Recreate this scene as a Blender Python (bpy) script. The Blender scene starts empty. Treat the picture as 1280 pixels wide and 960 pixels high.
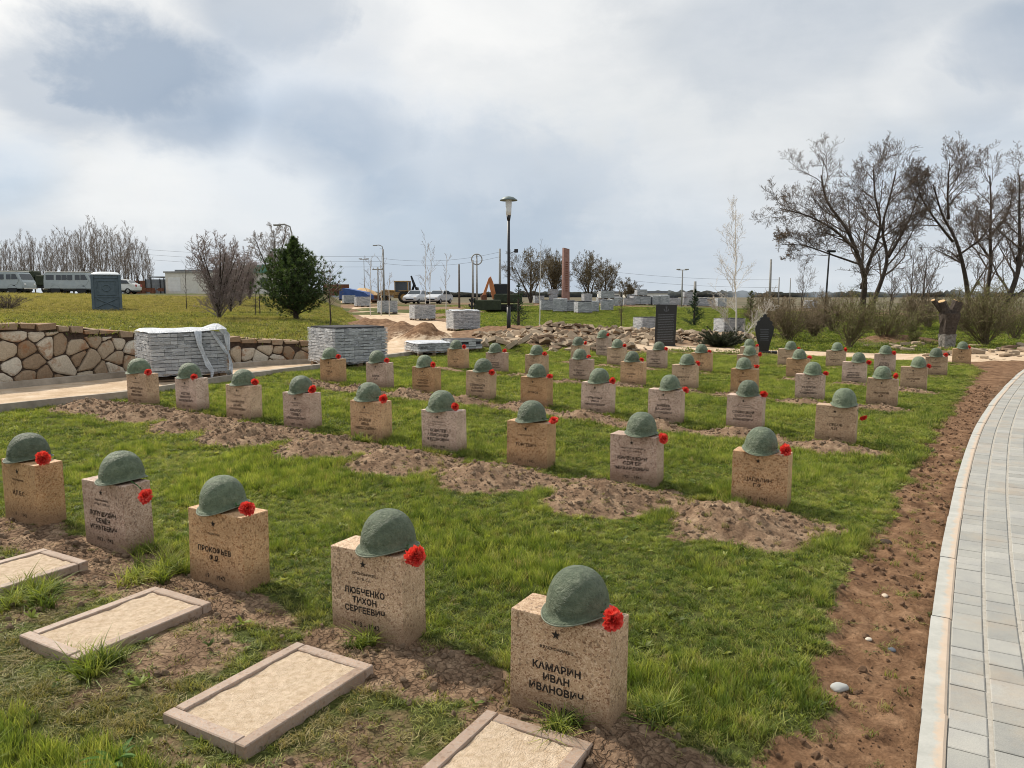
import bpy, bmesh, math, random
import numpy as np
from mathutils import Vector, Matrix
random.seed(7); rng = np.random.default_rng(7)
scene = bpy.context.scene
C = scene.collection
R = math.radians
PI = math.pi

# ------------------------------------------------------------------ helpers
class MB:
    """collects geometry that becomes ONE mesh object"""
    def __init__(s): s.v=[]; s.f=[]; s.m=[]
    def add(s, vs, fs, mi=0):
        o=len(s.v); s.v.extend([tuple(p) for p in vs]); s.f.extend([tuple(i+o for i in f) for f in fs]); s.m.extend([mi]*len(fs))
    def box(s, x0,x1,y0,y1,z0,z1, mi=0, M=None):
        vs=[Vector(p) for p in ((x0,y0,z0),(x1,y0,z0),(x1,y1,z0),(x0,y1,z0),(x0,y0,z1),(x1,y0,z1),(x1,y1,z1),(x0,y1,z1))]
        if M is not None: vs=[M@p for p in vs]
        s.add(vs,[(0,3,2,1),(4,5,6,7),(0,1,5,4),(1,2,6,5),(2,3,7,6),(3,0,4,7)],mi)
    def cbox(s, x0,x1,y0,y1,z0,z1,b=.01,mi=0,M=None):
        """box with bevelled edges"""
        bm=bmesh.new(); bmesh.ops.create_cube(bm,size=1)
        for v in bm.verts: v.co=Vector(((x0+x1)/2+v.co.x*(x1-x0),(y0+y1)/2+v.co.y*(y1-y0),(z0+z1)/2+v.co.z*(z1-z0)))
        bmesh.ops.bevel(bm,geom=bm.edges[:],offset=b,segments=1,affect='EDGES',profile=.5)
        s.bm(bm,mi,M)
    def bm(s,bm,mi=0,M=None):
        bm.verts.ensure_lookup_table(); bm.verts.index_update()
        vs=[(M@v.co if M is not None else v.co.copy()) for v in bm.verts]
        s.add(vs,[[v.index for v in f.verts] for f in bm.faces],mi); bm.free()
    def tube(s, pts, rs, n=6, mi=0, cap=True):
        pts=[Vector(p) for p in pts]
        if not hasattr(rs,'__len__'): rs=[rs]*len(pts)
        vs=[]; fs=[]; u=None
        for i,p in enumerate(pts):
            d=(pts[min(i+1,len(pts)-1)]-pts[max(i-1,0)])
            if d.length<1e-9: d=Vector((0,0,1))
            d.normalize()
            if u is None: u=d.orthogonal().normalized()
            else:
                u=u-d*u.dot(d); u=u.normalized() if u.length>1e-6 else d.orthogonal().normalized()
            w=d.cross(u)
            for k in range(n):
                a=2*PI*k/n; vs.append(p+(u*math.cos(a)+w*math.sin(a))*rs[i])
        for i in range(len(pts)-1):
            for k in range(n):
                a=i*n+k; b=i*n+(k+1)%n; fs.append((a,b,b+n,a+n))
        if cap: fs.append(tuple(range(n-1,-1,-1))); fs.append(tuple(range(len(vs)-n,len(vs))))
        s.add(vs,fs,mi)
    def lathe(s, prof, n=24, mi=0, M=None, sx=1, sy=1):
        vs=[];fs=[]
        for r,z in prof:
            for k in range(n):
                a=2*PI*k/n; p=Vector((r*math.cos(a)*sx,r*math.sin(a)*sy,z)); vs.append(M@p if M is not None else p)
        for i in range(len(prof)-1):
            for k in range(n):
                a=i*n+k;b=i*n+(k+1)%n; fs.append((a,b,b+n,a+n))
        s.add(vs,fs,mi)
    def prism(s, poly, y0, y1, mi=0, M=None):
        """poly: (x,z) outline, extruded along y"""
        n=len(poly); vs=[Vector((x,y0,z)) for x,z in poly]+[Vector((x,y1,z)) for x,z in poly]
        if M is not None: vs=[M@p for p in vs]
        fs=[tuple(range(n)),tuple(range(2*n-1,n-1,-1))]
        for i in range(n): j=(i+1)%n; fs.append((i,i+n,j+n,j))
        s.add(vs,fs,mi)
    def mesh(s,name,mats,smooth=False):
        me=bpy.data.meshes.new(name); me.from_pydata(s.v,[],s.f)
        if not isinstance(mats,(list,tuple)): mats=[mats]
        for m in mats: me.materials.append(m)
        if len(mats)>1: me.polygons.foreach_set('material_index',s.m)
        if smooth: me.polygons.foreach_set('use_smooth',[True]*len(s.f))
        me.update(); return me
    def build(s,name,mats,parent=None,smooth=False,loc=None,rotz=0,link=True):
        o=bpy.data.objects.new(name,s.mesh(name,mats,smooth))
        if link: C.objects.link(o)
        if parent is not None: o.parent=parent
        if loc is not None: o.location=loc
        o.rotation_euler[2]=rotz
        return o
def tag(o,label=None,cat=None,group=None,kind=None):
    if label: o['label']=label
    if cat: o['category']=cat
    if group: o['group']=group
    if kind: o['kind']=kind
    return o
def thing(name,label,cat,loc=(0,0,0),rotz=0,group=None):
    o=bpy.data.objects.new(name,None); o.empty_display_size=.1; C.objects.link(o)
    o.location=loc; o.rotation_euler=(0,0,rotz); return tag(o,label,cat,group)
def dup(root,loc,rotz=0,label=None,scale=None):
    def cp(o,par):
        c=o.copy(); C.objects.link(c)
        if par is not None: c.parent=par
        for ch in kids.get(o.name,[]): cp(ch,c)
        return c
    kids={}
    for o in list(C.objects):
        if o.parent: kids.setdefault(o.parent.name,[]).append(o)
    r=cp(root,None); r.location=loc; r.rotation_euler=(0,0,rotz)
    if scale is not None: r.scale=(scale,)*3 if not hasattr(scale,'__len__') else scale
    if label: r['label']=label
    return r

# numpy value noise
_tab=rng.random((256,256))
def vnoise(x,y):
    xi=np.floor(x).astype(int); yi=np.floor(y).astype(int); fx=x-xi; fy=y-yi
    fx=fx*fx*(3-2*fx); fy=fy*fy*(3-2*fy)
    a=_tab[xi&255,yi&255];b=_tab[(xi+1)&255,yi&255];c=_tab[xi&255,(yi+1)&255];d=_tab[(xi+1)&255,(yi+1)&255]
    return (a*(1-fx)+b*fx)*(1-fy)+(c*(1-fx)+d*fx)*fy
def fbm(x,y,o=4):
    r=0;a=.5;t=0
    for i in range(o): r=r+a*vnoise(x+17.3*i,y-9.1*i); t+=a; a*=.55; x=x*2.03;y=y*2.03
    return r/t
def sstep(a,b,x):
    t=np.clip((x-a)/(b-a),0,1); return t*t*(3-2*t)
def poly_sd(x,y,P):
    """signed distance to a polygon, negative inside"""
    x=np.asarray(x,float);y=np.asarray(y,float); d=np.full(x.shape,1e9); ins=np.zeros(x.shape,bool); n=len(P)
    for i in range(n):
        ax,ay=P[i];bx,by=P[(i+1)%n]; ex_,ey_=bx-ax,by-ay; l=ex_*ex_+ey_*ey_+1e-12
        t=np.clip(((x-ax)*ex_+(y-ay)*ey_)/l,0,1); d=np.minimum(d,np.hypot(x-ax-t*ex_,y-ay-t*ey_))
        c=((ay>y)!=(by>y))&(x<(bx-ax)*(y-ay)/((by-ay) if abs(by-ay)>1e-9 else 1e-9)+ax); ins^=c
    return np.where(ins,-d,d)

# ------------------------------------------------------------------ materials
class NT:
    def __init__(s,nt): s.nt=nt; s.n=nt.nodes; s.l=nt.links
    def new(s,t,**k):
        n=s.n.new(t)
        for a,b in k.items():
            if a.startswith('i_'):
                n.inputs[a[2:].replace('_',' ')].default_value=b
            else: setattr(n,a,b)
        return n
    def link(s,a,b): s.l.new(a,b)
    def ramp(s,fac,stops,interp='LINEAR'):
        r=s.n.new('ShaderNodeValToRGB'); r.color_ramp.interpolation=interp; e=r.color_ramp.elements
        while len(e)<len(stops): e.new(.5)
        for q,(p,c) in zip(e,stops): q.position=p; q.color=(*c,1) if len(c)==3 else c
        s.link(fac,r.inputs[0]); return r.outputs[0]
    def mix(s,f,a,b,mode='MIX'):
        m=s.n.new('ShaderNodeMix'); m.data_type='RGBA'; m.blend_type=mode
        for v,i in ((f,0),(a,6),(b,7)):
            if hasattr(v,'is_output'): s.link(v,m.inputs[i])
            elif i==0: m.inputs[0].default_value=v
            else: m.inputs[i].default_value=(*v,1) if len(v)==3 else v
        return m.outputs[2]
    def math(s,op,a,b=None,c=None,clamp=False):
        m=s.n.new('ShaderNodeMath'); m.operation=op; m.use_clamp=clamp
        for i,v in enumerate((a,b,c)):
            if v is None: continue
            if hasattr(v,'is_output'): s.link(v,m.inputs[i])
            else: m.inputs[i].default_value=v
        return m.outputs[0]
    def noise(s,vec,scale,detail=4,rough=.55,dist=0):
        n=s.n.new('ShaderNodeTexNoise'); n.inputs['Scale'].default_value=scale; n.inputs['Detail'].default_value=detail
        n.inputs['Roughness'].default_value=rough; n.inputs['Distortion'].default_value=dist
        if vec is not None: s.link(vec,n.inputs['Vector'])
        return n.outputs['Fac']
    def vor(s,vec,scale,feature='F1',out='Distance',rnd=1):
        n=s.n.new('ShaderNodeTexVoronoi'); n.feature=feature; n.inputs['Scale'].default_value=scale; n.inputs['Randomness'].default_value=rnd
        if vec is not None: s.link(vec,n.inputs['Vector'])
        return n.outputs[out]
    def attr(s,name,t='GEOMETRY'):
        n=s.n.new('ShaderNodeAttribute'); n.attribute_name=name; n.attribute_type=t; return n
    def bump(s,h,strength=.5,dist=.01,nrm=None):
        b=s.n.new('ShaderNodeBump'); b.inputs['Strength'].default_value=strength; b.inputs['Distance'].default_value=dist
        s.link(h,b.inputs['Height'])
        if nrm is not None: s.link(nrm,b.inputs['Normal'])
        return b.outputs[0]
def mat(name,base=(.5,.5,.5),rough=.8,metal=0,spec=.3):
    m=bpy.data.materials.new(name); m.use_nodes=True; t=NT(m.node_tree); b=t.n['Principled BSDF']
    b.inputs['Base Color'].default_value=(*base,1); b.inputs['Roughness'].default_value=rough
    b.inputs['Metallic'].default_value=metal; b.inputs['Specular IOR Level'].default_value=spec
    return m,t,b
def objco(t): return t.n.new('ShaderNodeTexCoord').outputs['Object']
def geopos(t): return t.n.new('ShaderNodeNewGeometry').outputs['Position']
def noisy(name,c1,c2,scale=8,rough=.8,bump=.3,bd=.01,metal=0,detail=6,bscale=None,world=False,spec=.3,lo=.3,hi=.7):
    m,t,b=mat(name,c1,rough,metal,spec); v=geopos(t) if world else objco(t)
    f=t.noise(v,scale,detail,.65)
    t.link(t.ramp(f,[(lo,c1),(hi,c2)]),b.inputs['Base Color'])
    if bump: t.link(t.bump(t.noise(v,bscale or scale*3,5,.6),bump,bd),b.inputs['Normal'])
    return m
def granite(name,c_dark,c_mid,c_light):
    m,t,b=mat(name,c_mid,.55,0,.4); 
    oi=t.n.new('ShaderNodeObjectInfo'); va=t.n.new('ShaderNodeVectorMath'); va.operation='ADD'
    t.link(objco(t),va.inputs[0]); rr=t.math('MULTIPLY',oi.outputs['Random'],37.0); t.link(rr,va.inputs[1]); v=va.outputs[0]
    vo=t.n.new('ShaderNodeTexVoronoi'); vo.inputs['Scale'].default_value=210; t.link(v,vo.inputs['Vector'])
    g=t.n.new('ShaderNodeSeparateColor'); t.link(vo.outputs['Color'],g.inputs[0])
    grain=t.ramp(g.outputs[0],[(.0,[x*2.0 for x in c_dark]),(.12,[x*2.6 for x in c_dark]),(.20,c_mid),(.7,c_mid),(.85,c_light)])
    vo2=t.n.new('ShaderNodeTexVoronoi'); vo2.inputs['Scale'].default_value=95; t.link(v,vo2.inputs['Vector'])
    g2=t.n.new('ShaderNodeSeparateColor'); t.link(vo2.outputs['Color'],g2.inputs[0])
    k=t.math('GREATER_THAN',g2.outputs[1],.91)
    col=t.mix(t.math('MULTIPLY',k,.55),grain,c_dark)
    n=t.noise(v,7,6,.65); col=t.mix(1,col,t.ramp(n,[(.3,(.72,.69,.65)),(.55,(1,.99,.97)),(.75,(1.12,1.10,1.07))]),'MULTIPLY')
    hv=t.n.new('ShaderNodeHueSaturation'); t.link(col,hv.inputs['Color']); t.link(t.math('MULTIPLY_ADD',oi.outputs['Random'],.28,.86),hv.inputs['Value']); t.link(t.math('MULTIPLY_ADD',oi.outputs['Random'],-.12,1.04),hv.inputs['Saturation']); col=hv.outputs[0]
    # grime creeping up from the soil
    sx=t.n.new('ShaderNodeSeparateXYZ'); t.link(objco(t),sx.inputs[0])
    gz_=t.math('ADD',sx.outputs[2],t.math('MULTIPLY',t.noise(v,14,4),-.10))
    col=t.mix(t.math('MULTIPLY',t.ramp(gz_,[(0,(1,1,1)),(.10,(0,0,0))]),.7),col,(.16,.10,.06))
    t.link(col,b.inputs['Base Color'])
    t.link(t.bump(t.noise(v,160,3),.12,.002),b.inputs['Normal'])
    return m
M={}
M['tan']=granite('granite_tan',(.13,.075,.045),(.53,.375,.245),(.69,.53,.38))
M['pink']=granite('granite_pink',(.12,.07,.05),(.53,.39,.31),(.70,.56,.47))
M['amber']=granite('granite_amber',(.14,.06,.02),(.53,.335,.18),(.68,.46,.275))
M['curb']=granite('granite_curb',(.38,.27,.21),(.76,.63,.55),(.85,.76,.69))
M['ink']=mat('inscription_paint',(.022,.018,.016),.7)[0]
M['faint']=mat('engraved_letters',(.065,.042,.028),.9)[0]
def helmet_mat():
    m,t,b=mat('helmet_paint',(.07,.11,.075),.52,0,.45)
    oi=t.n.new('ShaderNodeObjectInfo'); va=t.n.new('ShaderNodeVectorMath'); va.operation='ADD'
    t.link(objco(t),va.inputs[0]); t.link(t.math('MULTIPLY',oi.outputs['Random'],23.0),va.inputs[1]); v=va.outputs[0]
    c=t.ramp(t.noise(v,26,7,.75),[(.28,(.050,.072,.042)),(.5,(.105,.140,.085)),(.75,(.20,.235,.155))])
    hv=t.n.new('ShaderNodeHueSaturation'); t.link(c,hv.inputs['Color']); t.link(t.math('ADD',t.math('MULTIPLY',oi.outputs['Random'],.5),.78),hv.inputs['Value'])
    rust=t.ramp(t.noise(v,45,5,.7),[(.66,(0,0,0)),(.74,(1,1,1))])
    t.link(t.mix(t.math('MULTIPLY',rust,.5),hv.outputs[0],(.075,.05,.03)),b.inputs['Base Color'])
    h=t.math('ADD',t.noise(v,38,6,.65),t.math('MULTIPLY',t.noise(v,140,4,.7),.35))
    t.link(t.bump(h,1.0,.02),b.inputs['Normal']); return m
M['helmet']=helmet_mat()
M['rim_edge']=noisy('worn_rim_paint',(.10,.13,.085),(.21,.22,.17),60,.5,.4,.004)
M['hole']=mat('hole_black',(.008,.008,.008),.9)[0]
def petal_mat():
    m,t,b=mat('fabric_petal',(.75,.05,.04),.7,0,.2); oi=t.n.new('ShaderNodeObjectInfo')
    v=objco(t)
    t.link(t.ramp(t.noise(v,60,3),[(.35,(.62,.03,.03)),(.52,(.86,.10,.075)),(.70,(.95,.26,.20))]),b.inputs['Base Color'])
    b.inputs['Subsurface Weight'].default_value=.0
    tr=t.n.new('ShaderNodeBsdfTranslucent'); tr.inputs[0].default_value=(.9,.08,.05,1); ms=t.n.new('ShaderNodeMixShader'); ms.inputs[0].default_value=.3
    t.link(b.outputs[0],ms.inputs[1]); t.link(tr.outputs[0],ms.inputs[2]); t.link(ms.outputs[0],t.n['Material Output'].inputs[0]); return m
M['petal']=petal_mat()
M['stem']=mat('flower_stem',(.03,.09,.02),.6)[0]
M['bark']=noisy('bark_dark',(.03,.023,.019),(.095,.075,.06),14,.95,.8,.02)
M['bark_grey']=noisy('bark_grey',(.075,.06,.05),(.18,.155,.13),10,.95,.5,.02)
M['twig']=mat('twigs_dark',(.135,.105,.085),.9)[0]
M['twig_grey']=mat('twigs_grey',(.30,.26,.23),.9)[0]
M['twig_purple']=mat('twigs_purple',(.25,.205,.185),.9)[0]
M['twig_olive']=mat('twigs_olive',(.15,.12,.07),.9)[0]
M['birch']=noisy('birch_bark',(.22,.20,.17),(.60,.57,.52),18,.8,.2,.01,lo=.25,hi=.4)
M['bud']=mat('buds_brown',(.20,.14,.085),.8)[0]
M['budgreen']=mat('buds_green',(.13,.15,.03),.8)[0]
M['blossom']=mat('buds_pinkish',(.32,.22,.22),.8)[0]
def foliage_mat(name,c1,c2,trans=.25,scale=6,inst=True):
    m,t,b=mat(name,c1,.65,0,.25)
    n=t.noise(geopos(t),scale,4,.6)
    c=t.ramp(n,[(.3,c1),(.7,c2)])
    t.link(c,b.inputs['Base Color'])
    tr=t.n.new('ShaderNodeBsdfTranslucent'); t.link(t.mix(1,c,(1.5,1.6,.7),'MULTIPLY'),tr.inputs[0]); ms=t.n.new('ShaderNodeMixShader'); ms.inputs[0].default_value=trans
    t.link(b.outputs[0],ms.inputs[1]); t.link(tr.outputs[0],ms.inputs[2]); t.link(ms.outputs[0],t.n['Material Output'].inputs[0]); return m
M['needle']=foliage_mat('pine_needles',(.018,.042,.014),(.095,.135,.045),.2,5)
M['spruce']=foliage_mat('spruce_needles',(.012,.035,.016),(.035,.07,.028),.15,6)
M['spruce_y']=foliage_mat('young_conifer_needles',(.06,.07,.02),(.13,.14,.04),.2,6)
M['juniper']=foliage_mat('juniper_foliage',(.012,.022,.010),(.045,.050,.022),.15,9)
M['weed']=foliage_mat('weed_leaf',(.05,.12,.02),(.10,.20,.04),.35,30)
def grass_mat():
    m,t,b=mat('grass_blade',(.06,.13,.02),.55,0,.25)
    p=geopos(t); oi=t.n.new('ShaderNodeObjectInfo'); dry=t.attr('dry','INSTANCER')
    big=t.noise(p,.55,4,.6); mid=t.noise(p,4.0,3,.6)
    f=t.math('ADD',t.math('MULTIPLY',big,.36),t.math('ADD',t.math('MULTIPLY',mid,.32),t.math('MULTIPLY',oi.outputs['Random'],.36)))
    c=t.ramp(f,[(.26,(.035,.070,.014)),(.41,(.095,.150,.028)),(.54,(.185,.25,.046)),(.67,(.33,.37,.085)),(.82,(.56,.54,.23))])
    drc=t.ramp(oi.outputs['Random'],[(0,(.15,.155,.05)),(.5,(.26,.225,.10)),(1,(.40,.33,.19))])
    c=t.mix(dry.outputs['Fac'],c,drc)
    # darker at the root of the blades
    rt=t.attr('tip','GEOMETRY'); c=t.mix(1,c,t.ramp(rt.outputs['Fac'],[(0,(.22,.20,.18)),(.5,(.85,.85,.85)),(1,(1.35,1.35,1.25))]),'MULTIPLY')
    t.link(c,b.inputs['Base Color'])
    tr=t.n.new('ShaderNodeBsdfTranslucent'); t.link(t.mix(1,c,(1.5,1.5,.6),'MULTIPLY'),tr.inputs[0]); ms=t.n.new('ShaderNodeMixShader'); ms.inputs[0].default_value=.38
    t.link(b.outputs[0],ms.inputs[1]); t.link(tr.outputs[0],ms.inputs[2]); t.link(ms.outputs[0],t.n['Material Output'].inputs[0]); return m
M['grass']=grass_mat()
def ground_mat():
    m,t,b=mat('ground',(.2,.15,.1),.95,0,.1); p=geopos(t)
    g=t.attr('g_grass').outputs['Fac']; s=t.attr('g_sand').outputs['Fac']; cr=t.attr('g_crack').outputs['Fac']; red=t.attr('g_red').outputs['Fac']; fld=t.attr('g_field').outputs['Fac']
    n1=t.noise(p,7,6,.65); n2=t.noise(p,60,5,.7); n3=t.noise(p,.6,5,.6)
    soil=t.ramp(n1,[(.3,(.115,.072,.046)),(.5,(.235,.158,.103)),(.72,(.39,.285,.19))])
    soil=t.mix(1,soil,t.ramp(n2,[(.3,(.55,.52,.5)),(.55,(1,1,1)),(.75,(1.35,1.3,1.25))]),'MULTIPLY')
    redc=t.ramp(n1,[(.3,(.085,.046,.026)),(.5,(.185,.107,.061)),(.72,(.32,.20,.12))])
    redc=t.mix(1,redc,t.ramp(n2,[(.3,(.6,.58,.55)),(.55,(1,1,1)),(.75,(1.3,1.25,1.2))]),'MULTIPLY')
    col=t.mix(red,soil,redc)
    wn=t.n.new('ShaderNodeTexNoise'); wn.inputs['Scale'].default_value=14; wn.inputs['Detail'].default_value=4; t.link(p,wn.inputs['Vector']); wob=t.n.new('ShaderNodeVectorMath'); wob.operation='MULTIPLY_ADD'; t.link(wn.outputs['Color'],wob.inputs[0]); wob.inputs[1].default_value=(.12,.12,.12); t.link(p,wob.inputs[2]); crack=t.vor(wob.outputs[0],23,'DISTANCE_TO_EDGE')
    ck=t.ramp(crack,[(0,(.42,.38,.35)),(.10,(1,1,1))])
    col=t.mix(cr,col,t.mix(1,col,ck,'MULTIPLY'))
    sand=t.ramp(t.noise(p,3,6,.7),[(.3,(.40,.29,.19)),(.5,(.53,.41,.29)),(.7,(.64,.53,.41))])
    sand=t.mix(1,sand,t.ramp(n2,[(.3,(.8,.78,.76)),(.6,(1.08,1.08,1.08))]),'MULTIPLY')
    sm=t.math('ADD',s,t.math('MULTIPLY',t.math('SUBTRACT',n1,.5),.7)); sm=t.ramp(sm,[(.42,(0,0,0)),(.58,(1,1,1))])
    col=t.mix(sm,col,sand)
    gr=t.ramp(t.math('ADD',t.math('MULTIPLY',n3,.6),t.math('MULTIPLY',t.noise(p,5,5,.7),.4)),[(.3,(.038,.048,.016)),(.5,(.075,.088,.026)),(.65,(.14,.135,.05))])
    gr=t.mix(1,gr,t.ramp(n2,[(.3,(.5,.5,.45)),(.6,(1.1,1.1,1))]),'MULTIPLY')
    gm=t.math('ADD',g,t.math('MULTIPLY',t.math('SUBTRACT',n1,.5),.8)); gm=t.ramp(gm,[(.4,(0,0,0)),(.62,(1,1,1))])
    col=t.mix(gm,col,gr)
    fn=t.noise(p,.012,6,.6); mp=t.n.new('ShaderNodeMapping'); mp.inputs['Scale'].default_value=(.15,1,1); t.link(p,mp.inputs[0]); fn2=t.noise(mp.outputs[0],.03,5,.6)
    field=t.ramp(t.math('MULTIPLY_ADD',fn2,.6,t.math('MULTIPLY',fn,.4)),[(.35,(.06,.07,.035)),(.46,(.105,.095,.06)),(.55,(.155,.13,.09)),(.66,(.085,.10,.045))])
    col=t.mix(fld,col,field)
    t.link(col,b.inputs['Base Color'])
    h=t.math('ADD',t.math('MULTIPLY',n1,.5),t.math('MULTIPLY',n2,.5)); h=t.math('ADD',h,t.math('MULTIPLY',t.math('MULTIPLY',t.math('MINIMUM',crack,.12),cr),6))
    t.link(t.bump(h,.9,.02),b.inputs['Normal']); return m
M['ground']=ground_mat()
M['clod']=noisy('soil_clod',(.15,.10,.064),(.36,.26,.175),30,.95,.8,.01)
M['clod_red']=noisy('red_soil_clod',(.09,.05,.029),(.27,.165,.098),30,.95,.8,.01)
M['sandfill']=noisy('sand_fill',(.46,.34,.225),(.72,.59,.45),40,.95,1.0,.012,bscale=150)
def paver_mat():
    m,t,b=mat('concrete_paver',(.45,.47,.46),.85,0,.25); p=geopos(t); a=t.attr('tone').outputs['Fac']
    base=t.ramp(a,[(0,(.285,.288,.272)),(.5,(.325,.328,.31)),(1,(.37,.37,.35))])
    n=t.noise(p,5,6,.7); base=t.mix(1,base,t.ramp(n,[(.3,(.86,.86,.88)),(.7,(1.1,1.08,1.04))]),'MULTIPLY')
    n2=t.noise(p,220,3,.6); base=t.mix(1,base,t.ramp(n2,[(.3,(.85,.85,.85)),(.7,(1.1,1.1,1.1))]),'MULTIPLY')
    st=t.ramp(t.noise(p,1.6,7,.72),[(.50,(0,0,0)),(.68,(.45,.45,.45))]); base=t.mix(st,base,(.36,.28,.20)); base=t.mix(t.ramp(t.noise(p,35,4,.7),[(.66,(0,0,0)),(.74,(.4,.4,.4))]),base,(.18,.16,.13)); t.link(base,b.inputs['Base Color']); t.link(t.bump(n2,.25,.003),b.inputs['Normal']); return m
M['paver']=paver_mat()
M['joint']=noisy('joint_sand',(.30,.28,.24),(.42,.40,.36),30,.95,.5,.004,world=True)
def kerb_mat():
    m,t,b=mat('kerb_concrete',(.5,.5,.47),.85,0,.2); p=geopos(t); a=t.attr('edge').outputs['Fac']
    base=t.ramp(t.noise(p,9,6,.7),[(.3,(.34,.345,.32)),(.7,(.46,.46,.43))])
    f=t.math('ADD',a,t.math('MULTIPLY',t.math('SUBTRACT',t.noise(p,13,5,.7),.5),1.1)); f=t.ramp(f,[(.5,(0,0,0)),(.75,(1,1,1))])
    t.link(t.mix(t.math('MULTIPLY',f,.5),base,(.56,.38,.24)),b.inputs['Base Color']); t.link(t.bump(t.noise(p,120,4),.3,.003),b.inputs['Normal']); return m
M['kerb']=kerb_mat()
M['oldkerb']=noisy('old_kerb',(.24,.21,.17),(.42,.37,.31),5,.9,.4,.01,world=True)
def film_mat():
    m,t,b=mat('stretch_film',(.75,.78,.82),.32,0,.6); v=objco(t)
    mp=t.n.new('ShaderNodeMapping'); mp.inputs['Rotation'].default_value=(0,R(12),R(8)); mp.inputs['Scale'].default_value=(1,1,6); t.link(v,mp.inputs[0])
    n=t.noise(mp.outputs[0],5,6,.7,1.5); t.link(t.bump(n,1,.05),b.inputs['Normal'])
    tp=t.n.new('ShaderNodeBsdfTransparent'); ms=t.n.new('ShaderNodeMixShader')
    t.link(t.ramp(n,[(.38,(.02,)*3),(.50,(.14,)*3),(.60,(.6,)*3)]),ms.inputs[0])
    t.link(tp.outputs[0],ms.inputs[1]); t.link(b.outputs[0],ms.inputs[2]); t.link(ms.outputs[0],t.n['Material Output'].inputs[0]); return m
M['film']=film_mat()
M['filmwhite']=noisy('crumpled_film',(.46,.49,.53),(.70,.73,.77),12,.3,1,.03)
def brick_mat(name,cs):
    m,t,b=mat(name,cs[1],.9,0,.2); a=t.attr('tone').outputs['Fac']
    c=t.ramp(a,[(0,cs[0]),(.5,cs[1]),(1,cs[2])]); n=t.noise(objco(t),40,4,.7)
    t.link(t.mix(1,c,t.ramp(n,[(.3,(.75,.75,.75)),(.7,(1.15,1.15,1.15))]),'MULTIPLY'),b.inputs['Base Color']); t.link(t.bump(n,.4,.005),b.inputs['Normal']); return m
M['greybrick']=brick_mat('stacked_paver',[(.20,.21,.225),(.37,.38,.39),(.56,.57,.58)])
M['dark']=mat('gap_shade',(.045,.045,.05),.95)[0]
M['wood']=noisy('pallet_wood',(.12,.08,.05),(.28,.2,.13),9,.9,.4,.01)
M['wallstone']=brick_mat('wall_stone',[(.26,.18,.115),(.46,.38,.28),(.60,.55,.46)])
_t=NT(M['wallstone'].node_tree); _b=_t.n['Principled BSDF']; _src=_b.inputs['Base Color'].links[0].from_socket
_t.link(_t.mix(_t.ramp(_t.noise(geopos(_t),3.2,6,.7),[(.53,(0,0,0)),(.62,(.65,.65,.65))]),_src,(.27,.115,.045)),_b.inputs['Base Color'])
M['mortar']=noisy('wall_mortar',(.035,.024,.019),(.10,.07,.052),12,.95,.6,.02,world=True)
M['rubble']=brick_mat('rubble_stone',[(.15,.10,.065),(.27,.20,.135),(.40,.32,.23)])
M['blackstone']=noisy('black_granite',(.006,.006,.007),(.022,.022,.024),90,.28,.0,spec=.5)
M['engrave']=mat('engraved_grey',(.13,.14,.16),.8)[0]
M['blackmetal']=mat('black_metal',(.012,.013,.016),.45,0,.4)[0]
M['lampglass']=mat('lamp_frosted',(.62,.66,.68),.35,0,.5)[0]
M['lampcap']=mat('lamp_cap',(.16,.20,.20),.5,.2,.4)[0]
M['concrete']=noisy('concrete_post',(.22,.22,.21),(.38,.37,.35),6,.9,.2,.01)
M['toilet']=noisy('toilet_plastic',(.075,.105,.125),(.115,.15,.175),5,.55,.1,.005)
M['toiletroof']=mat('toilet_roof',(.62,.66,.68),.5)[0]
M['vanpaint']=noisy('van_grey_paint',(.34,.39,.41),(.42,.465,.475),2,.4,0)
M['glass']=mat('vehicle_glass',(.03,.04,.05),.12,0,.6)[0]
M['tyre']=noisy('tyre',(.012,.012,.012),(.03,.028,.025),20,.9,.3,.01)
M['rim']=mat('wheel_rim',(.35,.35,.34),.4,.5)[0]
M['silver']=mat('silver_paint',(.55,.57,.60),.3,.3,.5)[0]
M['white']=noisy('white_paint',(.66,.67,.66),(.78,.78,.76),3,.5,0)
M['whitepanel']=noisy('cream_cladding',(.58,.56,.50),(.72,.70,.64),3,.7,.1,.01)
M['headlight']=mat('headlight',(.8,.8,.78),.1,0,.8)[0]
M['army']=noisy('army_green',(.025,.032,.02),(.05,.06,.035),3,.8,.2,.01)
M['yellow']=noisy('machine_yellow',(.22,.13,.05),(.42,.27,.10),3,.6,.1,.01)
M['orange']=noisy('machine_orange',(.42,.14,.05),(.55,.22,.09),3,.5,0)
M['rust']=noisy('rusty_metal',(.10,.035,.02),(.22,.10,.06),2,.9,.3,.02)
M['corr']=noisy('corrugated_grey',(.14,.15,.17),(.24,.25,.27),2,.7,0)
M['blue']=noisy('blue_tarp',(.03,.07,.22),(.06,.12,.32),2,.6,.3,.05)
M['stele']=noisy('pinkish_stele',(.22,.12,.10),(.33,.20,.17),3,.8,.2,.02)
M['wire']=mat('wire',(.06,.06,.07),.7)[0]
M['cutwood']=noisy('cut_wood',(.36,.22,.10),(.62,.44,.24),12,.8,.2,.01)
M['whitewash']=noisy('whitewashed_bark',(.09,.075,.06),(.34,.32,.295),16,.95,.9,.02)
M['woods']=noisy('hazed_woods',(.55,.62,.70),(.66,.72,.78),.05,1,0,world=True)  # pale blue distance haze is painted into the woods' colour
M['taillight']=mat('taillight',(.4,.02,.02),.3)[0]
M['greenroof']=mat('green_roof',(.10,.24,.19),.6)[0]

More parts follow.
